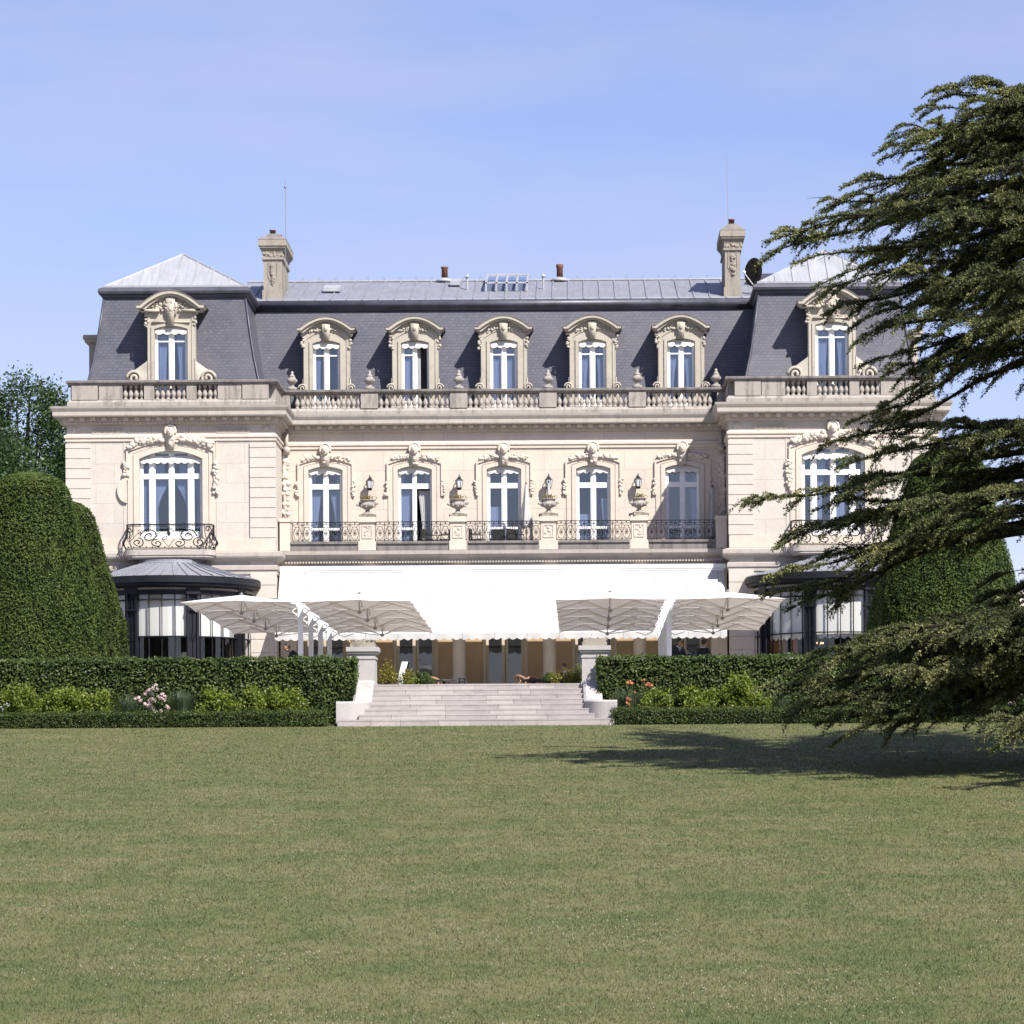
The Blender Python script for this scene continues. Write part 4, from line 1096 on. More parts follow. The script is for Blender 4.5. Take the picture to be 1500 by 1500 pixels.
# dark chairs on the balcony
ch = thing('balcony_chair', 'x', 'chair', (0,0,0), 0, 'dark chairs on the balcony')
obj('seat', MB().box(-.24, .24, -.23, .23, .40, .45), M['wicker'], ch)
obj('backrest', MB().band([(-.25,.42),(-.25,.86),(.25,.86),(.25,.42)], [(-.19,.42),(-.19,.80),(.19,.80),(.19,.42)], .2, .25).box(-.19, .19, .21, .235, .5, .8), M['wicker'], ch)
for sx in (-1, 1):
    for sy in (-1, 1): obj('leg', MB().tube([(sx*.22, sy*.2, .41), (sx*.24, sy*.22, 0)], .018, 5), M['wicker'], ch)
    obj('armrest', MB().tube([(sx*.25, .22, .66), (sx*.26, -.2, .64), (sx*.24, -.22, .42)], .02, 5), M['wicker'], ch)
for i, (x, rz, lb) in enumerate(((-2.85, 1.2, 'dark wicker chair on the balcony left of the second flower urn'), (-2.25, -1.3, 'dark wicker chair tucked against the second balcony pier'), (-1.05, 1.4, 'dark wicker chair on the balcony right of the second flower urn'), (-.25, -.2, 'dark wicker chair in front of the middle balcony window'), (.45, .9, 'dark wicker chair beside the wide folded parasol'))):
    o = ch if i == 0 else copy_thing(ch, None)
    o.location = (X0+x, YM-1.15, ZT+6.46); o.rotation_euler.z = rz; o['label'] = lb

# satellite dish and plant box on the roof
dsh = thing('satellite_dish', 'dark round satellite dish on the roof beside the right chimney', 'dish', (X0+9.93, YM+2.9, ZT+16.9), R(-54))
obj('mast', MB().tube([(0,.12,-.2), (0,.12,.9)], .035, 6), M['metal'], dsh)
dm_ = MB(); 
dm_.lathe([(.0,.12),(.2,.10),(.4,.04),(.55,-.04),(.56,-.03),(.4,.06),(.2,.125),(.0,.145)], 0, 0, 20)
for k in range(10): dm_.tube([(r_*math.cos(k*.628), r_*math.sin(k*.628), z-.012) for r_, z in ((.05,.12),(.3,.075),(.54,-.03))], .012, 4)
dm_.v = [(x, -.12 + z*1.0, .85 + y) for x, y, z in dm_.v]
obj('reflector', dm_, M['wicker'], dsh, True)
obj('feed_arm', MB().tube([(0,-.14,.32), (0,-.6,.75)], .018, 5).blob((0,-.6,.80), .05, .07, .06), M['alu'], dsh)
rb = thing('roof_plant_box', 'dark boxy ventilation housing behind the satellite dish', 'vent housing', (X0+10.5, YM+5.5, ZT+17.6))
obj('housing', MB().prism([(-.55,-.6),(.75,-.6),(.75,.55),(-.3,.55),(-.55,.85)], 0, 1.4), M['lead'], rb)
obj('louvre', MB().box(.76, 1.25, .1, 1.3, -.5, .32), M['rattan'], rb)
# ================================================================== GROUND, TERRACE, STAIRS
gx = [-1500, -300, -120] + list(np.arange(-60, 61, 4.0)) + [120, 300, 1500]
gy = [-400, -100, -20, 0, 10, 20, 24, 26, 28] + list(np.arange(32, 92, 4.0)) + [92.4, 100, 160, 400, 3000]
V = [(x, y, float(ground(y))) for y in gy for x in gx]
nx = len(gx)
lawn = obj('lawn', MB().add(V, [(j*nx+i, j*nx+i+1, (j+1)*nx+i+1, (j+1)*nx+i) for j in range(len(gy)-1) for i in range(nx-1)]), M['lawn'])
tag(lawn, 'wide sloping lawn of dry mown grass', 'lawn', kind='structure')
zl = float(ground(92.4))
tr = obj('terrace', MB().box(-45, 45, 94.56, 165, zl-.5, ZT), M['paving']); tag(tr, 'raised stone terrace before the chateau', 'terrace', kind='structure')
for x0, x1 in ((-30, -7.0), (.85, 26)):
    fb = obj('flower_bed', MB().box(x0, x1, 92.35, 94.5, zl-.3, zl+.05), M['soil']); tag(fb, 'soil of the flower bed below the hedge', 'flower bed', kind='structure')

# grass blades and clover heads
rg = np.random.default_rng(11)
n = 700000
u = rg.random(n); Y = 24.5*(92.2/24.5)**u
X = (-75 + (1580+75)*rg.random(n) - CX)/F*Y + rg.normal(size=n)*.02
# the lawn goes on beyond the picture on both sides
n2 = 820000; Y2 = 23.5*(92.2/23.5)**rg.random(n2); sd_ = rg.random(n2) < .5
X2 = np.where(sd_, (-75-CX)/F*Y2 - 8.5*rg.random(n2), (1580-CX)/F*Y2 + 8.5*rg.random(n2))
X = np.concatenate([X, X2]); Y = np.concatenate([Y, Y2]); n += n2
Z = ground(Y)
h = rg.uniform(.016, .038, n); wd = .0040*np.clip(Y/24, 1, 3.2)*rg.uniform(.7, 1.3, n)
a = rg.uniform(0, 6.283, n); lean = rg.uniform(0, .034, n); la = rg.uniform(0, 6.283, n)
base = np.stack([X, Y, Z-.004], 1); tx = np.stack([np.cos(a)*wd, np.sin(a)*wd, np.zeros(n)], 1)
tipp = base + np.stack([np.cos(la)*lean, np.sin(la)*lean, h], 1)
Vv = np.stack([base-tx, base+tx, tipp], 1).reshape(-1, 3)
g = np_obj('grass', Vv, np.arange(3*n).reshape(-1, 3), M['grass']); tag(g, 'short blades of grass covering the lawn', 'grass', kind='stuff')
n = 15000; u = rg.random(n); Y = 25*(88/25)**u; X = (-60+1620*rg.random(n)-CX)/F*Y
keep = (np.sin(X*1.3+Y*.4)+np.sin(X*.7-Y*.9+2)+rg.normal(size=n)*.6) > .75; X, Y = X[keep], Y[keep]; n = len(X); Z = ground(Y)+.032
r = .0075*rg.uniform(.5, 1.3, n)
o6 = np.array([[1,0,0],[0,1,0],[-1,0,0],[0,-1,0],[0,0,1],[0,0,-1]], float)
Vv = (np.stack([X,Y,Z],1)[:,None,:] + o6[None]*r[:,None,None]).reshape(-1,3)
f8 = np.array([[0,1,4],[1,2,4],[2,3,4],[3,0,4],[1,0,5],[2,1,5],[3,2,5],[0,3,5]])
g = np_obj('clover_flowers', Vv, (f8[None]+6*np.arange(n)[:,None,None]).reshape(-1,3), M['clover']); tag(g, 'tiny pale clover heads scattered in the lawn', 'clover', kind='stuff')

# ---------------- staircase (origin at its foot)
SX, SY, SZ = -3.02, 91.9, zl
st = thing('staircase', 'pale stone garden staircase with curved side walls between the hedges', 'staircase', (SX, SY, SZ))
NS = 8; rise = (ZT-SZ)/NS
hw = [3.94, 3.36, 3.22, 3.14, 3.10, 3.08, 3.06, 3.05]
rs = random.Random(4)
for k in range(NS):
    b = MB(); y0 = .34*k; xs = [-hw[k]]
    while xs[-1] < hw[k]-1.2: xs.append(xs[-1]+rs.uniform(.75, 1.6))
    xs[-1] = hw[k] if hw[k]-xs[-1] < .7 else xs[-1]
    if xs[-1] < hw[k]: xs.append(hw[k])
    for i in range(len(xs)-1):
        e = rs.uniform(-.006, .006)
        b.box(xs[i]+.004, xs[i+1]-.004, y0+e+.008, 2.9, rise*k+(.001 if k else -.3), rise*(k+1)-.045)
        b.box(xs[i]+.003, xs[i+1]-.003, y0+e, 2.9, rise*(k+1)-.0445, rise*(k+1)+e*.4)
    b.box(-hw[k]+.02, hw[k]-.02, y0+.05, 2.88, rise*k-.01, rise*(k+1)-.02)
    obj('step', b, M['step'], st)
def runwall(mb, pts, th, zb):
    """pts: (x, y, ztop) centre line"""
    m = len(pts); vs = []
    for i, (x, y, z) in enumerate(pts):
        a, b = pts[max(i-1,0)], pts[min(i+1,m-1)]; dx, dy = b[0]-a[0], b[1]-a[1]; l = math.hypot(dx, dy) or 1
        nx_, ny_ = -dy/l*th/2, dx/l*th/2
        vs += [(x+nx_, y+ny_, zb), (x+nx_*1.0, y+ny_*1.0, z-.05), (x+nx_*.75, y+ny_*.75, z), (x-nx_*.75, y-ny_*.75, z), (x-nx_, y-ny_, z-.05), (x-nx_, y-ny_, zb)]
    fs = [(i*6+j, i*6+j+1, (i+1)*6+j+1, (i+1)*6+j) for i in range(m-1) for j in range(5)]
    fs += [tuple(range(5,-1,-1)), tuple(range((m-1)*6, m*6))]
    mb.add(vs, fs)
for s in (-1, 1):
    ck = MB(); pts = []
    top = ZT-SZ
    for t in np.linspace(0, 1, 9):                                   # sloping run
        pts.append((s*(3.30+.02*t), 2.45-1.25*t, top+.20-(.72)*t))
    for t in np.linspace(.12, 1, 12):                                # curls outwards into a low end block
        a = t*math.pi/2
        pts.append((s*(3.32+.42*(1-math.cos(a))), 1.20-.55*math.sin(a), top-.52-.02*t-.03*math.sin(a)))
    pts.append((s*3.95, .62, top-.57)); pts.append((s*4.0, .62, top-.57))
    runwall(ck, pts, .54, -.1)
    cw = obj('side_wall', ck, M['pier'], st)
    pr = MB(); c = s*3.375; y0, y1 = 2.32, 3.07
    pr.box(c-.375, c+.375, y0, y1, 0, top+.74).box(c-.40, c+.40, y0-.025, y1+.025, 0, top+.05)
    pr.box(c-.40, c+.40, y0-.025, y1+.025, top+.74, top+.80).box(c-.37, c+.37, y0+.005, y1-.005, top+.80, top+.90)
    pr.sweep([(c-.36,y1),(c-.36,y0),(c+.36,y0),(c+.36,y1)], [(-.3,top+.90),(.02,top+.90),(.10,top+.96),(.10,top+1.08),(-.3,top+1.08)]) if False else pr.box(c-.43, c+.43, y0-.05, y1+.05, top+.90, top+.96).box(c-.47, c+.47, y0-.09, y1+.09, top+.96, top+1.09)
    pi = obj('gate_pier', pr, M['pier'], st)
    cp = MB().box(c-.36, c+.36, y0+.03, y1-.03, top+1.09, top+1.20).box(c-.33, c+.33, y0+.06, y1-.06, top+1.20, top+1.30)
    for _ in range(40): cp.blob((c+rs.uniform(-.34,.34), rs.uniform(y0+.05, y1-.05), top+1.29), rs.uniform(.02,.06), None, rs.uniform(.02,.05), 5, 4)
    obj('pier_cap', cp, M['mossy'], pi)

# low parapet stones showing above the hedges
for (pa, pb, py, lb) in ((892, 943, 962.5, 'low mossy stone parapet beside the right stair pier'), (1145, 1195, 961, 'low stone parapet in front of the right glazed bay'), (-12, 9, 967, 'low pale parapet end at the foot of the front left yew')):
    a, b = at(pa, py, 95.6), at(pb, py, 95.6)
    t_ = thing('parapet', lb, 'parapet', ((a.x+b.x)/2, 95.6, ZT)); w2 = (b.x-a.x)/2; hz = a.z-ZT
    obj('wall', MB().box(-w2+.04, w2-.04, -.18, .18, 0, hz-.1), M['pier'], t_); obj('coping', MB().box(-w2, w2, -.23, .23, hz-.1, hz), M['mossy'], t_)

# ================================================================== HEDGES AND YEWS
def hedge(name, label, x0, x1, y0, y1, z0, z1, mat, size, dens, group, wob=.03, core='hedgecore', seed=1):
    rg = np.random.default_rng(seed)
    t_ = thing(name, label, 'hedge', ((x0+x1)/2, (y0+y1)/2, z0), 0, group); L, W, H = (x1-x0)/2, (y1-y0)/2, z1-z0
    obj('branches', MB().box(-L+.06, L-.06, -W+.07, W-.07, 0, H-.07), M[core], t_)
    Ps, Ns = [], []
    def face(n, fn, nr): 
        p = fn(rg.random(n), rg.random(n)); Ps.append(p); Ns.append(np.broadcast_to(nr, p.shape))
    A = 4*L*H; face(int(A/2*dens), lambda a, b: np.stack([-L+2*L*a, np.full_like(a, -W), H*b], 1), [0,-1,.35])
    face(int(4*L*W*dens), lambda a, b: np.stack([-L+2*L*a, -W+2*W*b, np.full_like(a, H)], 1), [0,-.2,1])
    for s in (-1, 1): face(int(2*W*H*dens), lambda a, b: np.stack([np.full_like(a, s*L), -W+2*W*a, H*b], 1), [s,0,.35])
    P = np.concatenate(Ps); Nn = np.concatenate(Ns)
    bump_ = wob*(np.sin(P[:,0]*3.1+seed)+np.sin(P[:,0]*7.7+P[:,2]*5)+np.sin(P[:,2]*6+P[:,0]*1.3))[:,None]
    P = P + Nn*bump_*.6 + rg.normal(size=P.shape)*.035
    V, Fc = leaf_cards(P, size*rg.uniform(.7, 1.3, len(P)), rg, Nn)
    np_obj('foliage', V, Fc, M[mat], t_)
    return t_
hedge('clipped_hedge', 'tall dark clipped hedge running left from the stair pier', -24, -6.56, 93.45, 94.2, zl, 5.18, 'hedge', .085, 620, 'tall hedges on the terrace edge', seed=3)
hedge('clipped_hedge', 'tall dark clipped hedge running right from the stair pier to under the cedar', .46, 17, 93.45, 94.2, zl, 5.15, 'hedge', .085, 620, 'tall hedges on the terrace edge', seed=4)
G4 = 'low box edging hedges along the lawn'
hedge('box_hedge', 'long low box edging along the lawn left of the stairs', -24, -9.38, 91.85, 92.4, zl-.02, zl+.385, 'box', .045, 1500, G4, .012, seed=5)
hedge('box_hedge', 'short darker block of box edging nearest the left stair wall', -9.34, -7.3, 91.80, 92.42, zl-.02, zl+.40, 'hedge', .045, 1500, G4, .02, seed=6)
hedge('box_hedge', 'short block of box edging against the right stair wall', .84, 2.95, 91.82, 92.4, zl-.02, zl+.41, 'box', .045, 1500, G4, .015, seed=7)
hedge('box_hedge', 'long low box edging running right under the cedar boughs', 3.0, 17, 91.85, 92.4, zl-.02, zl+.40, 'box', .045, 1300, G4, .015, seed=8)

def yew(label, X, Y, r, h, seed, mat='yew'):
    rg = np.random.default_rng(seed)
    t_ = thing('clipped_yew', label, 'tree', (X, Y, ZT), 0, 'clipped yew domes beside the chateau')
    def rad(z):                       # dome profile, z in 0..1
        z = np.clip(z, 0, 1)
        return r*np.interp(z, [0,.05,.16,.40,.55,.705,.84,.92,.96,.985,.996,1], [.88,.97,1,.91,.79,.675,.585,.51,.43,.31,.16,0])
    def wob(a, z): return 1 + .018*np.sin(a*5+z*9+seed)+.014*np.sin(a*11-z*17)+.012*np.sin(a*23+z*31)
    nz, na = 26, 48; vs = []
    for j in range(nz+1):
        z = j/nz
        for k in range(na):
            a = 2*math.pi*k/na; q = max(float(rad(z))*float(wob(a, z))-.10, .01)
            vs.append((q*math.cos(a), q*math.sin(a), .22+z*(h-.32)))
    fs = [(j*na+k, j*na+(k+1) % na, (j+1)*na+(k+1) % na, (j+1)*na+k) for j in range(nz) for k in range(na)]
    fs += [tuple(range(na-1,-1,-1)), tuple(range(nz*na, (nz+1)*na))]
    obj('branches', MB().add(vs, fs), M['hedgecore'], t_, True)
    obj('trunk', MB().tube([(0,0,-.05), (0,0,.6)], [.3,.25], 8), M['bark'], t_)
    n = int(2*math.pi*r*h*620)
    z = rg.random(n)**1.08; a = rg.uniform(0, 2*math.pi, n)
    keep = rg.random(n) < (.15+.85*rad(z)/r); z, a = z[keep], a[keep]
    zt_ = rg.random(int(n*.09)); z = np.concatenate([z, .90+.10*zt_**.4]); a = np.concatenate([a, rg.uniform(0, 2*math.pi, len(zt_))])
    q = rad(z)*wob(a, z)*(1-.035*rg.random(len(z)))
    # a few worn hollows
    for _ in range(7):
        a0, z0 = rg.uniform(0, 6.28), rg.uniform(.1, .8); d = np.hypot((a-a0)*q, (z-z0)*h)
        q -= np.where(d < .30, .16*(1-d/.30), 0)
    P = np.stack([q*np.cos(a), q*np.sin(a), .16+z*(h-.16)], 1)
    Nn = np.stack([np.cos(a), np.sin(a), .25+1.6*np.clip(z-.7, 0, 1)*3], 1)
    V, Fc = leaf_cards(P+rg.normal(size=P.shape)*.02, .085*rg.uniform(.6, 1.4, len(P)), rg, Nn, .42)
    np_obj('foliage', V, Fc, M[mat], t_)
c = at(46, 968, 104); yew('largest clipped yew dome, at the front left corner of the terrace', c.x, 104, 2.46, 7.30, 21)
c = at(84, 968, 112); yew('narrower clipped yew dome behind the front left one, by the left glazed bay', c.x, 112, 2.55, 7.25, 22, 'yewlight')
yew('clipped yew dome on the right behind the cedar boughs', -2*2.98-at(46,968,104).x, 104, 2.46, 7.85, 23)
yew('clipped yew dome at the right glazed bay, half hidden by the cedar', -2*2.98-at(84,968,112).x, 112, 2.55, 7.25, 24)

# ================================================================== SHRUBS AND FLOWERS
def shrub(name, label, cat, base, rx, ry, h, mat, n, size, seed, group=None, upright=.6, stems=7, aspect=.5, round_=False):
    rg = np.random.default_rng(seed); t_ = thing(name, label, cat, base, 0, group)
    if round_:
        a = rg.uniform(0, 6.28, n); c_ = rg.uniform(-.35, 1, n); s_ = np.sqrt(1-c_**2)
        Nn = np.stack([s_*np.cos(a), s_*np.sin(a), c_], 1); P = Nn*np.array([rx, ry, h*.55])*rg.uniform(.93, 1.0, (n,1)) + [0,0,h*.45]
        obj('branches', MB().blob((0,0,h*.45), rx*.92, ry*.92, h*.5, 14, 10), M['hedgecore'], t_, True)
    else:
        k = max(9, int(rx*ry*h*70)); C = rg.uniform(-1, 1, (k,3)); C[:,2] = rg.uniform(.1, 1, k)
        lim = np.sqrt(np.clip(1-(C[:,2]-.35)**2*1.6, .15, 1)); C[:,:2] *= (lim/np.maximum(1, np.hypot(C[:,0], C[:,1])))[:,None]
        C = C*[rx*.88, ry*.88, h*.86]
        idx = rg.integers(0, k, n); sp = rg.normal(size=(n,3))*[.085,.085,.11]
        P = C[idx]+sp; P[:,2] = np.abs(P[:,2]); Nn = np.tile([0,-.35,1.0], (n,1))*upright
        m_ = MB()
        for i in range(min(k, 26)): m_.tube([(C[i,0]*.15, C[i,1]*.15, 0), (C[i,0]*.6, C[i,1]*.6, C[i,2]*.55), tuple(C[i])], [.012,.008,.004], 4)
        obj('stem', m_, M['bark'], t_)
    V, Fc = leaf_cards(P, size*rg.uniform(.6, 1.35, len(P)), rg, Nn, aspect)
    np_obj('foliage', V, Fc, M[mat], t_); return t_
G5 = 'yellow green shrubs in the flower beds'
def bedx(px, Y=93.0): return at(px, 1050, Y).x
zb_ = zl+.05
BED = [(-40,.6,.9,'golden shrub at the far left edge of the bed'), (22,.75,1.02,'leafy golden green shrub, leftmost in view, with white blooms at its foot'), (75,.55,1.0,'golden green shrub second from the left end of the bed'), (112,.5,.95,'golden green shrub third from the left end of the bed'), (142,.42,.86,'golden green shrub left of the ornamental grasses'),
       (318,.6,.98,'bright yellow green shrub right of the tall grey grass clump'), (368,.5,.92,'bright yellow green shrub in the middle of the three left of the stairs'), (424,.62,.98,'bright yellow green shrub nearest the left stair wall'),
       (962,.55,.72,'low yellow green shrub beside the orange lilies'), (1015,.5,.9,'yellow green shrub in the middle of the right bed'), (1052,.5,.86,'yellow green shrub left of the upright sprig in the right bed'), (1085,.42,1.15,'tallest yellow green shrub of the right bed, with an upright sprig'), (1110,.4,.8,'yellow green shrub partly behind the lowest cedar bough')]
for i, (px, rx, h, lb) in enumerate(BED[1:] if False else BED):
    if px < -20: continue
    shrub('golden_shrub', lb, 'shrub', (bedx(px), 92.98, zb_), rx*1.12, .42, h*1.22, 'golden', int(3300*rx*h/.5), .085, 40+i, G5)
# shaded green planting under the cedar
for i, (px, rx, h, lb) in enumerate(((1190,.6,.7,'dark leafy shrub in the shade under the cedar, left one'), (1290,.7,.8,'dark leafy shrub in the shade under the cedar, middle one'), (1400,.7,.7,'dark leafy shrub in the shade below the right yew'), (1490,.7,.8,'dark leafy shrub with lilac flowers at the right edge'))):
    shrub('leafy_shrub', lb, 'shrub', (bedx(px), 92.95, zb_), rx, .42, h, 'box', 1500, .085, 70+i, 'dark shrubs under the cedar')
def blades(name, label, base, n, h, spread, seed, wid=.012, mat='reed'):
    rg = np.random.default_rng(seed); t_ = thing(name, label, 'grass clump', base)
    a = rg.uniform(0, 6.283, n); sp = spread*rg.random(n)**.6; hh = h*rg.uniform(.65, 1.05, n); r0 = .16*rg.random(n)
    b0 = np.stack([r0*np.cos(a), r0*np.sin(a)*.7, np.zeros(n)], 1); dirn = np.stack([np.cos(a), np.sin(a)*.6, np.zeros(n)], 1)
    V = []; S = 5; side = np.stack([-np.sin(a), np.cos(a), np.zeros(n)], 1)*wid
    side = np.where(np.abs(side[:, :1]) < .004, side+[.006,0,0], side)
    for j in range(S):
        t = j/(S-1); p = b0 + dirn*(sp*t**2)[:,None] + np.stack([np.zeros(n), np.zeros(n), hh*(t-.18*t**3*sp/spread)], 1)
        V += [p-side*(1-t*.9), p+side*(1-t*.9)]
    V = np.stack(V, 1).reshape(-1, 3)
    q = np.array([[2*j, 2*j+1, 2*j+3, 2*j+2] for j in range(S-1)]); Fc = (q[None]+2*S*np.arange(n)[:,None,None]).reshape(-1, 4)
    np_obj('blade', V, Fc, M[mat], t_); return t_
blades('ornamental_grass', 'loose grey green grass clump left of the pink roses', (bedx(188), 93.0, zb_), 420, 1.0, .55, 80)
blades('ornamental_grass', 'tall fine grey green grass clump right of the pink roses', (bedx(265), 93.0, zb_), 900, 1.08, .55, 81)
blades('lily_leaves', 'tall green lily clump beside the right stair wall', (bedx(918), 93.1, zb_), 620, 1.05, .5, 82, .014)
blades('lily_leaves', 'shorter fan of broad green blades below the orange lilies', (bedx(965), 92.75, zb_), 120, .55, .5, 83, .022, 'box')
blades('ornamental_grass', 'fine green grass clump behind the tip of the lowest cedar bough', (bedx(1140), 93.0, zb_), 500, .85, .55, 84)

def flower(base, r, mat, seed, petals=16):
    rg = np.random.default_rng(seed); d = rg.normal(size=(petals,3)); d /= np.linalg.norm(d, axis=1, keepdims=True)
    V, Fc = leaf_cards(d*r*.55, r*1.25, rg, d, .9); return V+np.array(base), Fc
rose = shrub('rose_bush', 'rose bush covered in pale pink blooms between two grass clumps', 'rose bush', (bedx(222), 92.85, zb_), .5, .35, .85, 'rosleaf', 750, .07, 90, None)
rr = random.Random(5)
RP = [(203,1022),(206,1026),(199,1024),(213,1016),(219,1011),(224,1008),(228,1004),(230,1010),(216,1013),(222,1024),(219,1027),(226,1026),(233,1021),(238,1017),(242,1021),(240,1025),(236,1023),(212,1031),(216,1034),(221,1037),(225,1041),(228,1045),(219,1032),(230,1043),(244,1035),(247,1037),(236,1042),(223,1016)]
for i, (px, py) in enumerate(RP):
    p = at(px, py, 92.55+rr.uniform(-.1,.1)); V, Fc = flower((p.x-rose.location.x, p.y-rose.location.y, p.z-rose.location.z), .062, None, 200+i, 22)
    np_obj('bloom', V, Fc, M['petal'], rose)
lil = shrub('daylily', 'orange daylilies in bloom beside the right stair wall', 'flowers', (bedx(945), 93.0, zb_), .5, .3, .7, 'reed', 160, .09, 91)
LP = [(920,1000),(926,1001),(923,999),(947,1004),(953,1005),(950,1002),(955,1003),(918,1023),(922,1025),(919,1029),(921,1032),(940,997),(944,996),(930,1014),(962,997)]
for i, (px, py) in enumerate(LP):
    p = at(px, py, 92.7); q = p-lil.location; V, Fc = flower(q, .055 if i < 11 else .035, None, 300+i, 12)
    np_obj('bloom', V, Fc, M['lily'], lil)
    obj('stalk', MB().tube([(q.x*.8, q.y+.2, 0), (q.x, q.y, q.z)], .007, 4), M['reed'], lil)
wf = shrub('white_flowers', 'small white blooms at the far left of the bed', 'flowers', (bedx(8), 92.75, zb_), .3, .2, .35, 'rosleaf', 160, .07, 92)
for i, (px, py) in enumerate(((2,1036),(6,1032),(10,1031),(4,1039),(12,1034),(-4,1033))):
    p = at(px, py, 92.5); V, Fc = flower(p-wf.location, .036, None, 330+i, 14); np_obj('bloom', V, Fc, M['awning'], wf)
lc = shrub('lilac_flowers', 'pale lilac blooms in the shade at the right edge of the bed', 'flowers', (bedx(1487), 92.8, zb_), .3, .2, .6, 'rosleaf', 200, .07, 93)
for i in range(9):
    V, Fc = flower((rr.uniform(-.3,.3), -.15, rr.uniform(.45,.75)), .05, None, 340+i, 14); np_obj('bloom', V, Fc, M['petal'], lc)
sp = blades('tall_spire', 'slim yellow spire of flowers right of the tall grass clump', (bedx(290), 92.75, zb_), 60, .5, .12, 85, .02, 'golden')

# planting at the top of the stairs
def tpx(px, Y): return at(px, 1000, Y).x
shrub('amber_shrub', 'yellow leaved shrub against the left stair pier', 'shrub', (tpx(565,95.6), 95.6, ZT), .30, .25, .62, 'amber', 900, .06, 101, 'shrubs at the top of the stairs')
shrub('amber_shrub', 'low yellow green shrub right of the white menu board', 'shrub', (tpx(590,95.4), 95.4, ZT), .24, .22, .42, 'amber', 700, .06, 102, 'shrubs at the top of the stairs')
shrub('amber_shrub', 'yellow green shrub touching the left clipped ball', 'shrub', (tpx(604,95.5), 95.5, ZT), .26, .22, .45, 'golden', 700, .055, 103, 'shrubs at the top of the stairs')
shrub('box_ball', 'clipped green ball at the left end of the top step', 'shrub', (tpx(620,95.7), 95.7, ZT-.02), .25, .25, .46, 'box', 1500, .05, 104, 'clipped balls at the top of the stairs', round_=True)
shrub('box_ball', 'small clipped green ball beside the left one at the top step', 'shrub', (tpx(630,95.5), 95.5, ZT-.02), .17, .17, .27, 'box', 700, .045, 105, 'clipped balls at the top of the stairs', round_=True)
shrub('box_ball', 'dark clipped ball at the right end of the top step', 'shrub', (tpx(806,95.8), 95.8, ZT-.02), .22, .22, .42, 'hedge', 1500, .05, 106, 'clipped balls at the top of the stairs', round_=True)
shrub('amber_shrub', 'bright yellow shrub right of the dark clipped ball', 'shrub', (tpx(826,95.5), 95.5, ZT), .42, .28, .48, 'amber', 1300, .06, 107, 'shrubs at the top of the stairs')
shrub('amber_shrub', 'yellow green shrub against the right stair pier', 'shrub', (tpx(846,95.6), 95.6, ZT), .26, .25, .6, 'golden', 800, .06, 108, 'shrubs at the top of the stairs')

# white menu board leaning behind the shrubs
p = at(583, 1000, 98)
mbd = thing('menu_board', 'white slanted board behind the shrubs at the left of the stairs', 'board', (p.x, 98, ZT), .15)
bd = MB(); bd.add([(x+.22*(z/.85), y, z) for x, y, z in MB().box(-.10, .08, -.03, .03, 0, .86).v], MB().box(0,1,0,1,0,1).f)
obj('panel', bd, M['alu'], mbd)
obj('edge', MB().tube([(.10,-.02,0), (.32,-.02,.84), (.28,.25,0)], .022, 5), M['iron'], mbd)
# rattan armchairs, cafe tables, iron chair
chp = thing('rattan_armchair', 'x', 'chair', (0,0,0), 0, 'rattan armchairs on the terrace')
obj('seat', MB().box(-.29, .29, -.27, .27, .36, .45), M['rattan'], chp)
bk = MB()
for k in range(9):
    a = math.pi*(k/8); bk.tube([(.31*math.cos(a), -.02+.29*math.sin(a), .40), (.34*math.cos(a), -.02+.33*math.sin(a), .62+.28*math.sin(a))], .03, 5)
bk.tube([(.34*math.cos(a), -.02+.33*math.sin(a), .62+.28*math.sin(a)) for a in np.linspace(0, math.pi, 13)], .045, 6)
obj('backrest', bk, M['rattan'], chp, True)
for sx in (-1, 1):
    for sy in (-1, 1): obj('leg', MB().tube([(sx*.26, sy*.23, .38), (sx*.27, sy*.25, 0)], .025, 5), M['rattan'], chp)
tb = thing('cafe_table', 'x', 'table', (0,0,0), 0, 'dark tables on the terrace')
obj('tabletop', MB().lathe([(.0,.70),(.40,.70),(.41,.73),(.40,.755),(0,.755)], 0, 0, 20), M['wicker'], tb)
obj('pedestal', MB().lathe([(.26,0),(.26,.03),(.05,.06),(.045,.70)], 0, 0, 12), M['iron'], tb, True)
for i, (px, Y, rz, lb) in enumerate(((769, 108.0, 2.2, 'rattan armchair turned aside left of the column base on the right'), (784, 108.8, .4, 'rattan armchair with a rounded back beside the dark table'), (636, 109, 2.8, 'rattan armchair just showing beside the left clipped balls'))):
    o = chp if i == 0 else copy_thing(chp, None)
    o.location = (tpx(px, Y), Y, ZT); o.rotation_euler.z = rz; o['label'] = lb
for i, (px, Y, lb) in enumerate(((782, 107.6, 'dark round table before the rattan chairs'), (650, 107.4, 'dark round table left of the middle column'))):
    o = tb if i == 0 else copy_thing(tb, None)
    o.location = (tpx(px, Y), Y, ZT); o['label'] = lb
p = at(684, 1000, 109.5)
ic = thing('iron_chair', 'thin dark iron chair beside the column left of the middle door', 'chair', (p.x, 109.5, ZT), 1.1)
obj('seat', MB().box(-.2, .2, -.2, .2, .44, .47), M['iron'], ic)
bk = MB().band([(-.2,.47),(-.2,.92),(.2,.92),(.2,.47)], [(-.17,.47),(-.17,.89),(.17,.89),(.17,.47)], .18, .21)
for z in (.58, .68, .78): bk.box(-.17, .17, .185, .205, z, z+.03)
obj('backrest', bk, M['iron'], ic)
for sx in (-1, 1):
    for sy in (-1, 1): obj('leg', MB().tube([(sx*.18, sy*.18, .45), (sx*.2, sy*.2, 0)], .014, 5), M['iron'], ic)

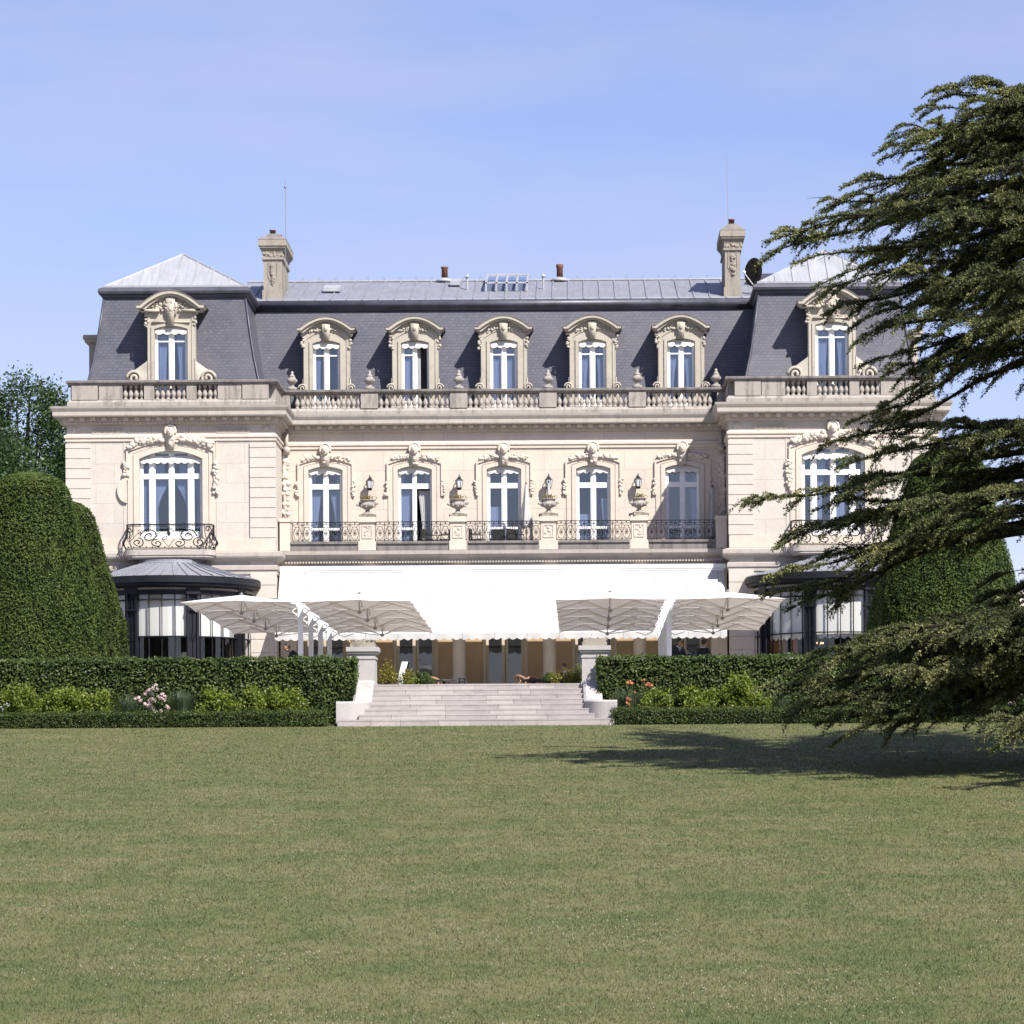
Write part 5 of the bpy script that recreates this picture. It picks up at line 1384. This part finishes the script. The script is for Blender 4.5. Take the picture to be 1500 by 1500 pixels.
# ================================================================== TWIN PARASOLS
um = thing('twin_parasol', 'x', 'parasol', (0,0,0), 0, 'white twin parasols in two rows on the terrace')
ms = MB().box(-.075, .075, -.075, .075, 0.02, 2.95).box(-.19, .19, -.05, .05, 2.86, 2.90)
for s in (-1, 1): ms.tube([(s*.19, 0, 2.88), (s*1.0, 0, 2.74)], .006, 4)
obj('mast', ms, M['alu'], um)
obj('base_plate', MB().box(-.45, .45, -.45, .45, 0, .06), M['alu'], um)
CXc, HS, HY = 1.80, 1.66, 1.862
for s in (-1, 1):
    pts = []
    for k in range(32):                               # catenary cut perimeter
        e, t = divmod(k, 8); t /= 8
        c0 = [(-1,-1),(1,-1),(1,1),(-1,1)][e]; c1 = [(1,-1),(1,1),(-1,1),(-1,-1)][e]
        q = .018*(math.sin(t*2*math.pi)**2)
        x, y = c0[0]+(c1[0]-c0[0])*t, c0[1]+(c1[1]-c0[1])*t
        pts.append((x*(1-q), y*(1-q), max(abs(x), abs(y))))
    vs = []; RG = [.02, .15, .3, .45, .6, .75, .88, 1.0]
    def cz(x, y):
        d = max(abs(x), abs(y)); diag = min(abs(x), abs(y))/max(d, 1e-6)
        a = math.atan2(y, x); fl = abs(math.sin(4*a))
        return 2.99 - .30*d**.95 - .05*diag*d**2 - .018*fl*d
    for rr_ in RG:
        for x, y, _ in pts: vs.append((s*CXc + x*rr_*HS, y*rr_*HY, cz(x*rr_, y*rr_)))
    n = 32; fs = [(j*n+k, j*n+(k+1) % n, (j+1)*n+(k+1) % n, (j+1)*n+k) for j in range(len(RG)-1) for k in range(n)] + [tuple(range(n))]
    cn = obj('canopy', MB().add(vs, fs), M['canopy'], um)
    obj('hub', MB().lathe([(.02,2.38),(.06,2.41),(.07,2.46),(.03,2.49),(.014,2.52),(.014,2.9)], s*CXc, 0, 8).lathe([(.05,3.0),(.06,3.02),(.01,3.07)], s*CXc, 0, 8), M['metal'], cn)
    for k in range(8):
        x, y = [(-1,-1),(0,-1),(1,-1),(1,0),(1,1),(0,1),(-1,1),(-1,0)][k]
        rb = MB().tube([(s*CXc+x*t*HS*.985, y*t*HY*.985, cz(x*t, y*t)-.03) for t in (.03, .5, 1.0)], .013, 4)
        rbo = obj('rib', rb, M['rib'], cn)
        obj('strut', MB().tube([(s*CXc, 0, 2.45), (s*CXc+x*.58*HS, y*.58*HY, cz(x*.58, y*.58)-.04)], .011, 4), M['rib'], cn)
    ar_ = MB().tube([(s*.06, 0, 2.78), (s*.42, 0, 2.60), (s*.08, 0, 2.36)], .022, 4).tube([(s*.42, 0, 2.60), (s*1.72, 0, 2.44)], .02, 4).tube([(s*.08, 0, 2.60), (s*.5, 0, 2.38), (s*.85, 0, 2.50)], .02, 4)
    ar_.cbox(s*.11, 0, 2.78, .06, .08, .07); ar_.cbox(s*.11, 0, 2.38, .06, .08, .07)
    obj('folding_arm', ar_, M['alu'], um)
RW = ['nearest the lawn', 'second from the lawn', 'third from the lawn', 'farthest from the lawn, by the awning']
for side, sg in (('left', -1), ('right', 1)):
    for k in range(4):
        o = um if (sg < 0 and k == 0) else copy_thing(um, None)
        o.location = (X0 + sg*5.63, 99.1+3.75*k, ZT)
        o['label'] = 'white twin parasol in the %s row, %s' % (side, RW[k])

# ================================================================== PEOPLE
def skin_obj(name, verts, edges, radii, mat, parent, sub=2):
    me = bpy.data.meshes.new(name); me.from_pydata(verts, edges, []); me.materials.append(mat)
    o = put(name, me, parent); md = o.modifiers.new('skin', 'SKIN'); md.use_smooth_shade = True
    sv = me.skin_vertices[0].data
    for i, r_ in enumerate(radii): sv[i].radius = r_ if isinstance(r_, tuple) else (r_, r_)
    sv[0].use_root = True
    sb = o.modifiers.new('sub', 'SUBSURF'); sb.levels = sb.render_levels = sub
    return o
def person(label, loc, rz, lean=0.0, turn=0.0, nod=0.0, sit=False, glasses=False, beard=False, group=None):
    t_ = thing('person', label, 'person', loc, rz, group)      # faces -y
    hz = .52 if sit else .95
    def sp(h): return Vector((0, -math.sin(lean)*h, hz+math.cos(lean)*h))     # along the spine
    chest, neck = sp(.36), sp(.53); head = sp(.68)+Vector((0, -.02-.05*nod, -.03*nod))
    V, E, Rr = [], [], []
    def v(p, r_, par=None):
        V.append(tuple(p)); Rr.append(r_)
        if par is not None: E.append((par, len(V)-1))
        return len(V)-1
    hip = v((0,0,hz), (.15,.11)); w_ = v(sp(.18), (.135,.10), hip); c_ = v(chest, (.165,.11), w_); n0 = v(sp(.47), (.09,.075), c_); n_ = v(neck, .055, n0)
    ct, stn = math.cos(turn), math.sin(turn)
    fw = Vector((stn, -ct, 0))
    jaw = v(head+fw*.025+Vector((0,0,-.075)), (.062,.066), n_); md_ = v(head, (.076,.092), jaw); v(head-fw*.01+Vector((0,0,.075)), (.070,.084), md_)
    v(head+fw*.112+Vector((0,0,-.022)), .014, md_)                       # nose
    for s in (-1, 1):
        v(head+Vector((ct, stn, 0))*s*.086+Vector((0,0,-.01)), .014, md_)  # ears
        sh = v(sp(.46)+Vector((s*.17,0,0)), .062, c_); el = v(sp(.46)+Vector((s*.235, -.06, -.29)), .045, sh)
        wr = v(sp(.46)+Vector((s*.16, -.30, -.36)), .03, el); pm = v(Vector(V[wr])+Vector((-s*.03,-.07,-.01)), (.038,.018), wr)
        for k, L in enumerate((.07,.085,.08,.065)):
            f1 = v(Vector(V[pm])+Vector((s*(.026-.017*k), -.04, 0)), .0095, pm); v(Vector(V[f1])+Vector((0,-L*.7,-L*.35)), .008, f1)
        th_ = v(Vector(V[wr])+Vector((-s*.05,-.04,.0)), .010, wr); v(Vector(V[th_])+Vector((-s*.02,-.04,-.005)), .009, th_)
        hp_ = v((s*.09, 0, hz-.05), .09, hip)
        if sit: kn = v((s*.10, -.42, hz-.02), .06, hp_); an = v((s*.10, -.44, .09), .04, kn)
        else: kn = v((s*.10, -.02, .50), .06, hp_); an = v((s*.105, .01, .09), .04, kn)
        v((s*.11, V[an][1]-.13, .04), (.04,.03), an)
    skin_obj('body', V, E, Rr, M['skin'], t_)
    # suit jacket and trousers follow the body, a little larger
    V2, E2, R2 = [], [], []
    def q(p, r_, par=None):
        V2.append(tuple(p)); R2.append(r_)
        if par is not None: E2.append((par, len(V2)-1))
        return len(V2)-1
    h2 = q((0,0,hz), (.175,.135)); w2 = q(sp(.18), (.165,.125), h2); c2 = q(chest, (.19,.135), w2); q(sp(.485), (.105,.085), c2)
    i = 0
    for s in (-1, 1):
        sh = q(sp(.46)+Vector((s*.175,0,-.005)), .08, c2); el = q(sp(.46)+Vector((s*.24,-.06,-.29)), .062, sh); q(sp(.46)+Vector((s*.165,-.28,-.35)), .046, el)
        hp_ = q((s*.095,0,hz-.08), .11, h2)
        kn = q((s*.10,-.42,hz-.02) if sit else (s*.10,-.02,.50), .078, hp_); q((s*.10,-.44,.12) if sit else (s*.105,.01,.12), .062, kn)
    skin_obj('suit', V2, E2, R2, M['suit'], t_)
    up = (sp(.5)-sp(.4)).normalized(); fr = Vector((0,-math.cos(lean), -math.sin(lean)))
    sc = MB(); a_ = sp(.50)+fr*.088; b_ = sp(.30)+fr*.142
    sc.add([a_+Vector((-.055,0,0)), a_+Vector((.055,0,0)), b_, a_+Vector((-.055,.02,.03)), a_+Vector((.055,.02,.03))], [(0,2,1),(0,1,4,3)])
    col_ = sp(.515)
    sc.lathe([(.068,-.015),(.075,.03)], 0, 0, 12); k0 = len(sc.v)-24
    sc.v[k0:] = [(x+col_.x, y+col_.y, z+col_.z) for x, y, z in sc.v[k0:]]
    obj('shirt', sc, M['shirt'], t_)
    obj('tie', MB().add([a_+fr*.008+Vector((-.018,0,0)), a_+fr*.008+Vector((.018,0,0)), b_+fr*.008+Vector((.022,0,.02)), b_+fr*.008+Vector((-.022,0,.02))], [(0,3,2,1)]), M['iron'], t_)
    hr = MB(); cc = head-fw*.014+Vector((0,0,.022))
    hr.blob((0,0,0), .086, .104, .112, 16, 12)
    vs = []
    for x, y, z in hr.v:
        if y < -.055 and z < .045: y, z = -.05, max(z, .03)          # hairline clear of the face
        if z < -.055: z = -.055
        X_ = x*ct - y*stn; Y_ = x*stn + y*ct
        vs.append((cc.x+X_, cc.y+Y_, cc.z+z))
    hr.v = vs; obj('hair', hr, M['hair'], t_, True)
    fc = MB(); rt = Vector((ct, stn, 0))
    for s in (-1, 1):
        e_ = head+fw*.088+rt*s*.032+Vector((0,0,.012)); fc.blob(e_, .010)
        fc.tube([e_+rt*-.018+Vector((0,0,.022)), e_+Vector((0,0,.027)), e_+rt*.018+Vector((0,0,.022))], .005, 4)
    mth = head+fw*.094+Vector((0,0,-.066)); fc.tube([mth-rt*.022, mth+fw*.003, mth+rt*.022], .005, 4)
    obj('face_features', fc, M['hair'], t_)
    if glasses:
        g_ = MB()
        for s in (-1, 1):
            e_ = head+fw*.104+rt*s*.034+Vector((0,0,.010))
            g_.tube([e_+rt*(.028*math.cos(a))+Vector((0,0,.021*math.sin(a))) for a in np.linspace(0, 6.283, 12)], .004, 4)
            g_.tube([e_+rt*s*.028, head+rt*s*.085+Vector((0,0,.015))], .004, 4)
        obj('glasses', g_, M['iron'], t_)
    return t_
p = at(991, 1000, 101.5); person('man with glasses in a navy suit standing beside the right parasol masts', (p.x, 101.5, ZT), R(35), lean=.2, turn=.35, nod=.7, glasses=True)
p = at(1030, 1000, 102.2); person('man in a dark suit with his back half turned, right of the parasol masts', (p.x, 102.2, ZT), R(140), lean=.05, turn=.25, nod=.3)
p = at(424, 1000, 101.0); person('man in a dark suit bending forward beside the left parasol masts', (p.x+.35, 101.0, ZT), R(-75), lean=.62, turn=0, nod=.4)
p = at(827, 1000, 108); person('seated guest whose head shows above the yellow shrub by the right pier', (p.x, 108.2, ZT), R(10), sit=True, glasses=True)
o = copy_thing(chp, (p.x, 108.25, ZT), R(10), 'rattan armchair under the seated guest, behind the yellow shrub')
# ================================================================== THE CEDAR
rg = np.random.default_rng(77)
TX, TY = 11.6, 66.0
tz = float(ground(TY))
ced = thing('cedar_tree', 'huge old cedar with layered drooping dark boughs at the right of the lawn', 'tree', (TX, TY, tz))
O = np.array([TX, TY, tz])
def prel(px, py, Y): p = at(px, py, Y); return np.array([p.x, p.y, p.z]) - O
limbs = []     # (tip, drop per metre, spread, foliage start)
TIPS = [(1400,126,65,.0),(1374,147,66.5,.04),(1448,124,66,-.02),(1353,168,65,.08),(1308,197,66,.12),(1299,212,64.5,.18),(1293,233,67,.18),(1236,273,65.5,.2),(1242,290,67,.2),(1209,308,66,.2),
        (1179,329,65,.2),(1120,355,66,.2),(1119,383,67,.22),(1165,386,64.5,.22),(1194,420,66,.24),(1209,461,67,.25),(1221,430,65,.25),(1250,480,66,.26),(1245,511,65,.27),(1262,536,67.5,.28),(1300,548,66,.3),
        (1333,394,62.5,.10),(1353,457,62,.10),(1443,404,62,.1),(1300,300,63,.16),(1270,340,64,.16),(1380,330,63,.14),(1420,490,62.5,.14),
        (1242,621,66,.34),(1262,640,67,.36),(1290,600,65.5,.34),
        (1332,643,63.5,.08),(1345,658,65,.08),(1206,652,66,.08),(1227,686,65,.1),(1095,738,65.5,.10),(1140,800,66,.20),(1308,741,62.5,.12),(1194,748,66.5,.14),(1206,785,65,.2),(1240,725,64.5,.15),
        (1119,847,65,.22),(1119,873,66,.24),(1155,893,67,.26),(1179,830,66,.24),(1230,835,65,.26),(1215,770,67,.2),
        (1249,940,63.5,.12),(1193,955,64.5,.14),(1180,970,66,.16),(1320,945,62.5,.1),(1415,935,62.5,.10),(1113,1009,65,.16),(1128,1017,66.5,.18),(1150,1050,66.5,.22),(1160,1040,65.5,.2),
        (1218,1093,66.5,.26),(1240,1078,65.5,.26),(1200,1060,67.5,.24),(1300,985,62.5,.14),(1345,1000,63,.16),(1280,1040,65,.22),(1330,1055,66,.24),(1260,1000,66.5,.2),(1380,1030,66,.24),(1420,1060,67,.3),(1300,1070,68,.3),(1230,1010,67.5,.2),(1400,985,64,.18)]
for px, py, Y, dr in TIPS: limbs.append((prel(px, py, Y), dr, 1.0))
limbs.append((prel(1456, 1100, 60.0), .12, .9)); limbs.append((prel(1464, 1084, 59.5), .12, .9))
def edge(y):
    return float(np.interp(y, [110,150,200,270,350,400,450,520,565], [1440,1385,1315,1245,1135,1165,1220,1255,1300]))
for k in range(27):                                     # the far side, seen through the near boughs
    y = rg.uniform(150, 540) if k < 17 else rg.uniform(940, 1040); x = rg.uniform((edge(y) if y < 600 else 1180)+50, 1500)
    limbs.append((prel(x, y, rg.uniform(71, 80) if y < 600 else rg.uniform(70, 75)), rg.uniform(.10, .2), 1.15))
for k in range(12):                                     # inside of the upper crown
    y = rg.uniform(185, 550); x = rg.uniform(edge(y)+25, 1500)
    limbs.append((prel(x, y, rg.uniform(61.5, 70.5)), rg.uniform(.14, .26), 1.0))
for k in range(80):                                     # the sides that lie outside the frame
    a = rg.uniform(-1.35, 1.5); hz = rg.uniform(1.2, 13.2); rad_ = (8.2-.30*hz)*rg.uniform(.6, 1)*(1.35 if a > .6 and hz > 4 else 1.1)
    limbs.append((np.array([math.cos(a)*rad_*.9+.8, math.sin(a)*rad_, hz]), rg.uniform(.1, .25), 1.1 if k < 60 else 1.12))
for k in range(44):                                     # boughs reaching out in front, which shade the low ones
    a = rg.uniform(-1.9, -.9); hz = rg.uniform(3.5, 11.5); rad_ = (8.6-.28*hz)*rg.uniform(.55, 1)
    limbs.append((np.array([math.cos(a)*rad_+.7, math.sin(a)*rad_, hz]), rg.uniform(.08, .2), 1.15))
for k in range(46):                                     # long boughs running back towards the hedge
    limbs.append((np.array([rg.uniform(.3, 7.5), rg.uniform(5.5, 15), rg.uniform(9.5, 13.4)]), rg.uniform(.02, .1), 1.2))
for k in range(22):                                     # the flat top
    a = rg.uniform(0, 6.28); r_ = rg.uniform(.8, 2.0 if math.cos(a) < .2 else 3.6)
    limbs.append((np.array([math.cos(a)*r_, math.sin(a)*r_, rg.uniform(13.3, 14.5)]), rg.uniform(-.15, .05), 1.0))
tw = MB(); fol = []; fdir = []
trunk = MB().tube([(0,0,-.3), (0,0,.5), (.05,.0,3), (-.1,.1,8), (.05,0,11), (0,.1,13.6), (.1,.1,14.5)], [.85,.70,.60,.48,.28,.09,.02], 12)
def frame(C, t):
    m = len(C)-1; j = min(int(t*m), m-1); u = t*m-j; d = C[j+1]-C[j]
    return C[j]*(1-u)+C[j+1]*u, d/(np.linalg.norm(d)+1e-9)
def spray(B, e, L2, droop):
    """one drooping twig with short twiglets, coated in needles"""
    n2 = max(3, int(L2/.042)); v = (np.arange(n2)+.5)/n2
    Q = B + e*L2*v[:,None]; Q[:,2] += L2*(.10*np.sin(v*3.1)-droop*v**2)
    tw.tube([tuple(B), tuple(Q[n2//2]), tuple(Q[-1])], [.008,.006,.003], 3, False)
    s2 = np.array([-e[1], e[0], 0]); s2 /= np.linalg.norm(s2)+1e-9
    L3 = (.03+.085*rg.random(n2))*(1.15-.6*v); al = np.where(np.arange(n2) % 2, 1, -1)*rg.uniform(.3, .95, n2)
    D3 = e*np.cos(al)[:,None]+s2*np.sin(al)[:,None]; D3[:,2] += rg.normal(size=n2)*.15-.05-droop*v
    m3 = 3; w = (np.arange(m3)+.6)/m3
    T = (Q[:,None,:] + D3[:,None,:]*(L3[:,None]*w[None])[:,:,None]).reshape(-1, 3)
    fol.append(T); fol.append(Q); fdir.append(np.repeat(D3, m3, axis=0)); fdir.append(np.broadcast_to(e, Q.shape))
def bough(C, f0, dens, Lmax):
    L = np.linalg.norm(C[-1]-C[0]); kk = max(3, int(L*(1-f0)*dens)); gap = rg.random()*6.28
    for i in range(kk):
        t = f0+(1-f0)*(i+rg.random())/kk
        if math.sin(t*L*3.3+gap)+rg.normal()*.5 < -.75: continue          # bare stretches
        B, d = frame(C, min(t, .999)); side = np.array([-d[1], d[0], 0]); side /= np.linalg.norm(side)+1e-9
        ang = R(rg.uniform(6, 48)); sg = 1 if i % 2 else -1
        e = d*math.cos(ang)+side*sg*math.sin(ang); e[2] = e[2]*.8 + rg.normal()*.06
        crest = rg.random() < .5
        if crest: e[2] += .07                                                    # short level sprays on the upper side
        L2 = Lmax*(.35+.65*min(1, (1-t)*2.2))*rg.uniform(.4, 1.2)*(.7 if crest else 1.15)
        spray(B, e/np.linalg.norm(e), L2, rg.uniform(.02, .15) if crest else rg.uniform(.10, .42))
    B, d = frame(C, .97); spray(B, d, .30, .2)
    for i in range(int(L*2.2)):                                                  # bare dead twigs hanging below the foliage
        B, d = frame(C, rg.uniform(f0, .9)); q = d*rg.uniform(.2, .6)+rg.normal(size=3)*.10; q[2] = -abs(rg.normal()*.16)-.06
        tw.tube([tuple(B), tuple(B+q*.5+np.array([0,0,.03])), tuple(B+q)], [.010,.007,.003], 3, False)
for tip, drop, spread in limbs:
    hd = math.hypot(tip[0], tip[1]); zs = min(max(tip[2] + drop*hd + rg.normal()*.2, .9), rg.uniform(12.9, 14.3))
    L = math.sqrt(hd**2+(zs-tip[2])**2); ns = 18
    s = np.linspace(0, 1, ns); z0 = zs-tip[2]; ph = rg.uniform(0, 6.28, 4); env = np.minimum(1, (1-s)*3)*s
    px_ = tip[0]*s + .30*np.sin(s*5+ph[0])*env
    py_ = tip[1]*s + .50*np.sin(s*4+ph[1])*env
    pz_ = tip[2] + z0*(1-s**rg.uniform(1.1, 1.9)) + .30*np.sin(s*6+ph[2])*env + .10*np.sin(s*15+ph[3])*env
    C = np.stack([px_, py_, pz_], 1); C[-3:, 2] += np.array([.05, .06, 0])
    r0 = .03+.010*L
    trunk.tube([tuple(p) for p in C], list(np.maximum(r0*(1-s*.95), .006)), 5)
    bough(C, .28 if L > 5 else .15, 17.0, .52)
    nb = int(2+L*.95)
    for k in range(nb):                                              # side boughs
        t = rg.uniform(.28, .95); B, d = frame(C, t)
        side = np.array([-d[1], d[0], 0]); side /= np.linalg.norm(side)+1e-9
        an = R(rg.uniform(15, 58))*(1 if k % 2 else -1); e = d*math.cos(an)+side*math.sin(an); e[2] += rg.normal()*.07
        Lb = min(rg.uniform(.5, 1.0)*(.55+2.1*(1-t)), 2.4)*spread
        u = np.linspace(0, 1, 8); K = B + e*Lb*u[:,None]
        K[:,2] += Lb*(.12*np.sin(u*2.6)-rg.uniform(.05, .24)*u**2); K[:,:2] += (rg.normal(size=2)*.10*Lb)*(u**2)[:,None]
        trunk.tube([tuple(p) for p in K], list(np.maximum(.022*(1-u*.9), .004)), 4)
        bough(K, .06, 18.0, .46)
Pf = np.concatenate(fol); Df = np.concatenate(fdir); Pf = Pf + rg.normal(size=Pf.shape)*.016
n = len(Pf)
Vs = []
for k in range(3):
    d = rg.normal(size=(n,3))*.55 + Df*.75; d[:,2] += .28; d /= np.linalg.norm(d, axis=1, keepdims=True)
    Ln = rg.uniform(.034, .066, n)[:,None]; sd = np.cross(d, rg.normal(size=(n,3))); sd /= np.linalg.norm(sd, axis=1, keepdims=True)+1e-9
    Vs.append(np.stack([Pf-d*Ln*.25, Pf+d*Ln*.35+sd*.0088, Pf+d*Ln, Pf+d*Ln*.35-sd*.0088], 1))
Vs = np.concatenate(Vs).reshape(-1, 3)
np_obj('crown', Vs, np.arange(len(Vs)).reshape(-1, 4), M['cedar'], ced)
obj('trunk', trunk, M['bark'], ced, True)
obj('twigs', tw, M['bark'], ced)
print('cedar tufts', n); open('/tmp/cedar_n','w').write(str(n))

# ================================================================== TREES BEHIND, RIGHT WALL, BIRD
def tree(label, X, Y, z0, h, rx, seed, n, size, group):
    rg = np.random.default_rng(seed); t_ = thing('broadleaf_tree', label, 'tree', (X, Y, z0), 0, group)
    tk = MB().tube([(0,0,-.2), (.1,0,h*.3), (0,.1,h*.6), (.1,0,h*.85)], [.4,.3,.18,.05], 8)
    C = rg.normal(size=(150,3)); C /= np.linalg.norm(C, axis=1, keepdims=True); C *= rg.uniform(.35, 1, (150,1))**.5
    C = C*[rx, rx, h*.36]+[0,0,h*.62]
    for c in C[:60]: tk.tube([(0,0,h*.3+.25*(c[2]-h*.3)), tuple(c*[.55,.55,1]-[0,0,.4]), tuple(c)], [.09,.05,.012], 4, False)
    obj('trunk', tk, M['bark'], t_)
    P = C[rg.integers(0, 150, n)] + rg.normal(size=(n,3))*[.42,.42,.34]
    V, Fc = leaf_cards(P, size*rg.uniform(.6, 1.3, n), rg, np.tile([0,-.1,.6], (n,1)), .6)
    np_obj('crown', V, Fc, M['treeleaf'], t_)
GB = 'broadleaf trees behind the left wing'
c = at(38, 700, 152); tree('tall dark broadleaf tree rising behind the left wing', c.x, 152, 4.0, 18.8, 3.5, 31, 46000, .17, GB)
c = at(-30, 700, 146); tree('paler tree at the left edge of the view behind the front yew', c.x, 146, 4.0, 15.5, 2.8, 32, 24000, .17, GB)
c = at(88, 700, 158); tree('dense broadleaf tree tucked against the left wing corner', c.x, 158, 4.0, 16.4, 2.9, 33, 24000, .17, GB)
V_, F_ = [], []
for x0, x1 in ((-95, -24), (19, 95)):
    nn = 26000; x = rg.uniform(x0, x1, nn); top = 5.2+1.6*np.sin(x*.35)+1.1*np.sin(x*.93+1)+.6*np.sin(x*2.3)
    P = np.stack([x, 172+rg.normal(size=nn)*2.2, 3.0+top*rg.random(nn)**.7+rg.normal(size=nn)*.3], 1)
    v_, f_ = leaf_cards(P, .38*rg.uniform(.6, 1.3, nn), rg, np.tile([0,-.3,.6], (nn,1)), .6)
    F_.append(f_ + sum(len(q) for q in V_)); V_.append(v_)
wl = np_obj('woodland', np.concatenate(V_), np.concatenate(F_), M['treeleaf']); tag(wl, 'far belt of dark woodland closing the park behind the chateau', 'woodland', kind='stuff')
a, b = at(1468, 960, 128), at(1640, 960, 128)
gw = thing('garden_wall', 'pale stone garden wall seen through the cedar at the right edge', 'wall', (a.x, 128, ZT))
obj('wall', MB().box(0, b.x-a.x, 0, .5, 0, 5.0), M['wall'], gw); obj('coping', MB().box(-.08, b.x-a.x+.08, -.08, .58, 5.0, 5.16), M['cornice'], gw)

p = at(1437, 1081, 83.5); bz = float(ground(83.5))
bd = thing('bird', 'black bird standing on the shaded lawn under the cedar', 'bird', (p.x, 83.5, bz), R(-70)); bd.scale = (.62,)*3
b_ = MB(); n = 12
prof = [(0,-.30,.10,.004),(0,-.22,.115,.022),(0,-.13,.14,.045),(0,-.03,.165,.068),(0,.06,.20,.066),(0,.12,.245,.046),(0,.155,.285,.040),(0,.19,.295,.034),(0,.22,.29,.012),(0,.265,.28,.003)]
vs = [(x+r_*.85*math.cos(2*math.pi*k/n), y, z+r_*math.sin(2*math.pi*k/n)) for x, y, z, r_ in prof for k in range(n)]
b_.add(vs, [(j*n+k, j*n+(k+1) % n, (j+1)*n+(k+1) % n, (j+1)*n+k) for j in range(len(prof)-1) for k in range(n)])
for s in (-1, 1): b_.tube([(s*.025,.0,.12), (s*.03,-.015,.06), (s*.03,.01,0), (s*.03,.05,0)], .006, 4)
obj('body', b_, M['crow'], bd, True)
for s in (-1, 1): obj('wing', MB().add([(s*.05,.08,.22),(s*.068,-.02,.19),(s*.045,-.16,.14),(s*.02,-.27,.115),(s*.035,-.06,.225)], [(0,1,2,3,4)]), M['crow'], bd)

# ================================================================== LIGHT, SKY, CAMERA
LD = Vector((-.57, .74, -1.0)).normalized()
su = bpy.data.lights.new('sun', 'SUN'); su.energy = 4.9; su.angle = R(.53); su.color = (1, .955, .88)
so = put('sun', su); so.rotation_euler = LD.to_track_quat('-Z', 'Y').to_euler(); so.location = (20, 40, 60)
el = math.asin(-LD.z); az = math.atan2(-LD.x, -LD.y)
wd = bpy.data.worlds.new('World'); SC.world = wd; wd.use_nodes = True; nt = wd.node_tree
bg = nt.nodes['Background']; bg.inputs['Strength'].default_value = .086
sk = nt.nodes.new('ShaderNodeTexSky'); sk.sky_type = 'NISHITA'; sk.sun_disc = False; sk.sun_elevation = el; sk.sun_rotation = az
sk.air_density = 1.15; sk.dust_density = .25; sk.ozone_density = 2.2; sk.altitude = 100
tc = nt.nodes.new('ShaderNodeTexCoord'); mp = nt.nodes.new('ShaderNodeMapping'); nt.links.new(tc.outputs['Generated'], mp.inputs[0])
mp.inputs['Scale'].default_value = (3.2, 3.2, 13.0); mp.inputs['Rotation'].default_value = (0, R(6), 0); mp.inputs['Location'].default_value = (.4, .2, .1)
nz = noise(nt, mp.outputs[0], 1.5, 6, .55)
cl = ramp(nt, nz, [(.38, (0,0,0,1)), (.74, (.62,.62,.62,1))])
skc = mixc(nt, 1.0, sk.outputs[0], (.80, .705, .89, 1), 'MULTIPLY')
skc = mixc(nt, cl, skc, (3.3, 3.65, 5.1, 1))
nt.links.new(skc, bg.inputs['Color'])
cam = bpy.data.cameras.new('camera'); co = put('camera', cam); SC.camera = co
cam.sensor_width = 36; cam.lens = F/1500*36; cam.shift_x = (750-CX)/1500; cam.shift_y = (CY-750)/1500
cam.clip_start = .5; cam.clip_end = 6000
co.location = (0, 0, 0); co.rotation_euler = (math.pi/2, ROLL, 0)
SC.view_settings.view_transform = 'Standard'; SC.view_settings.look = 'None'; SC.view_settings.exposure = 1.04; SC.view_settings.gamma = 1
SC.render.resolution_x = SC.render.resolution_y = 1024
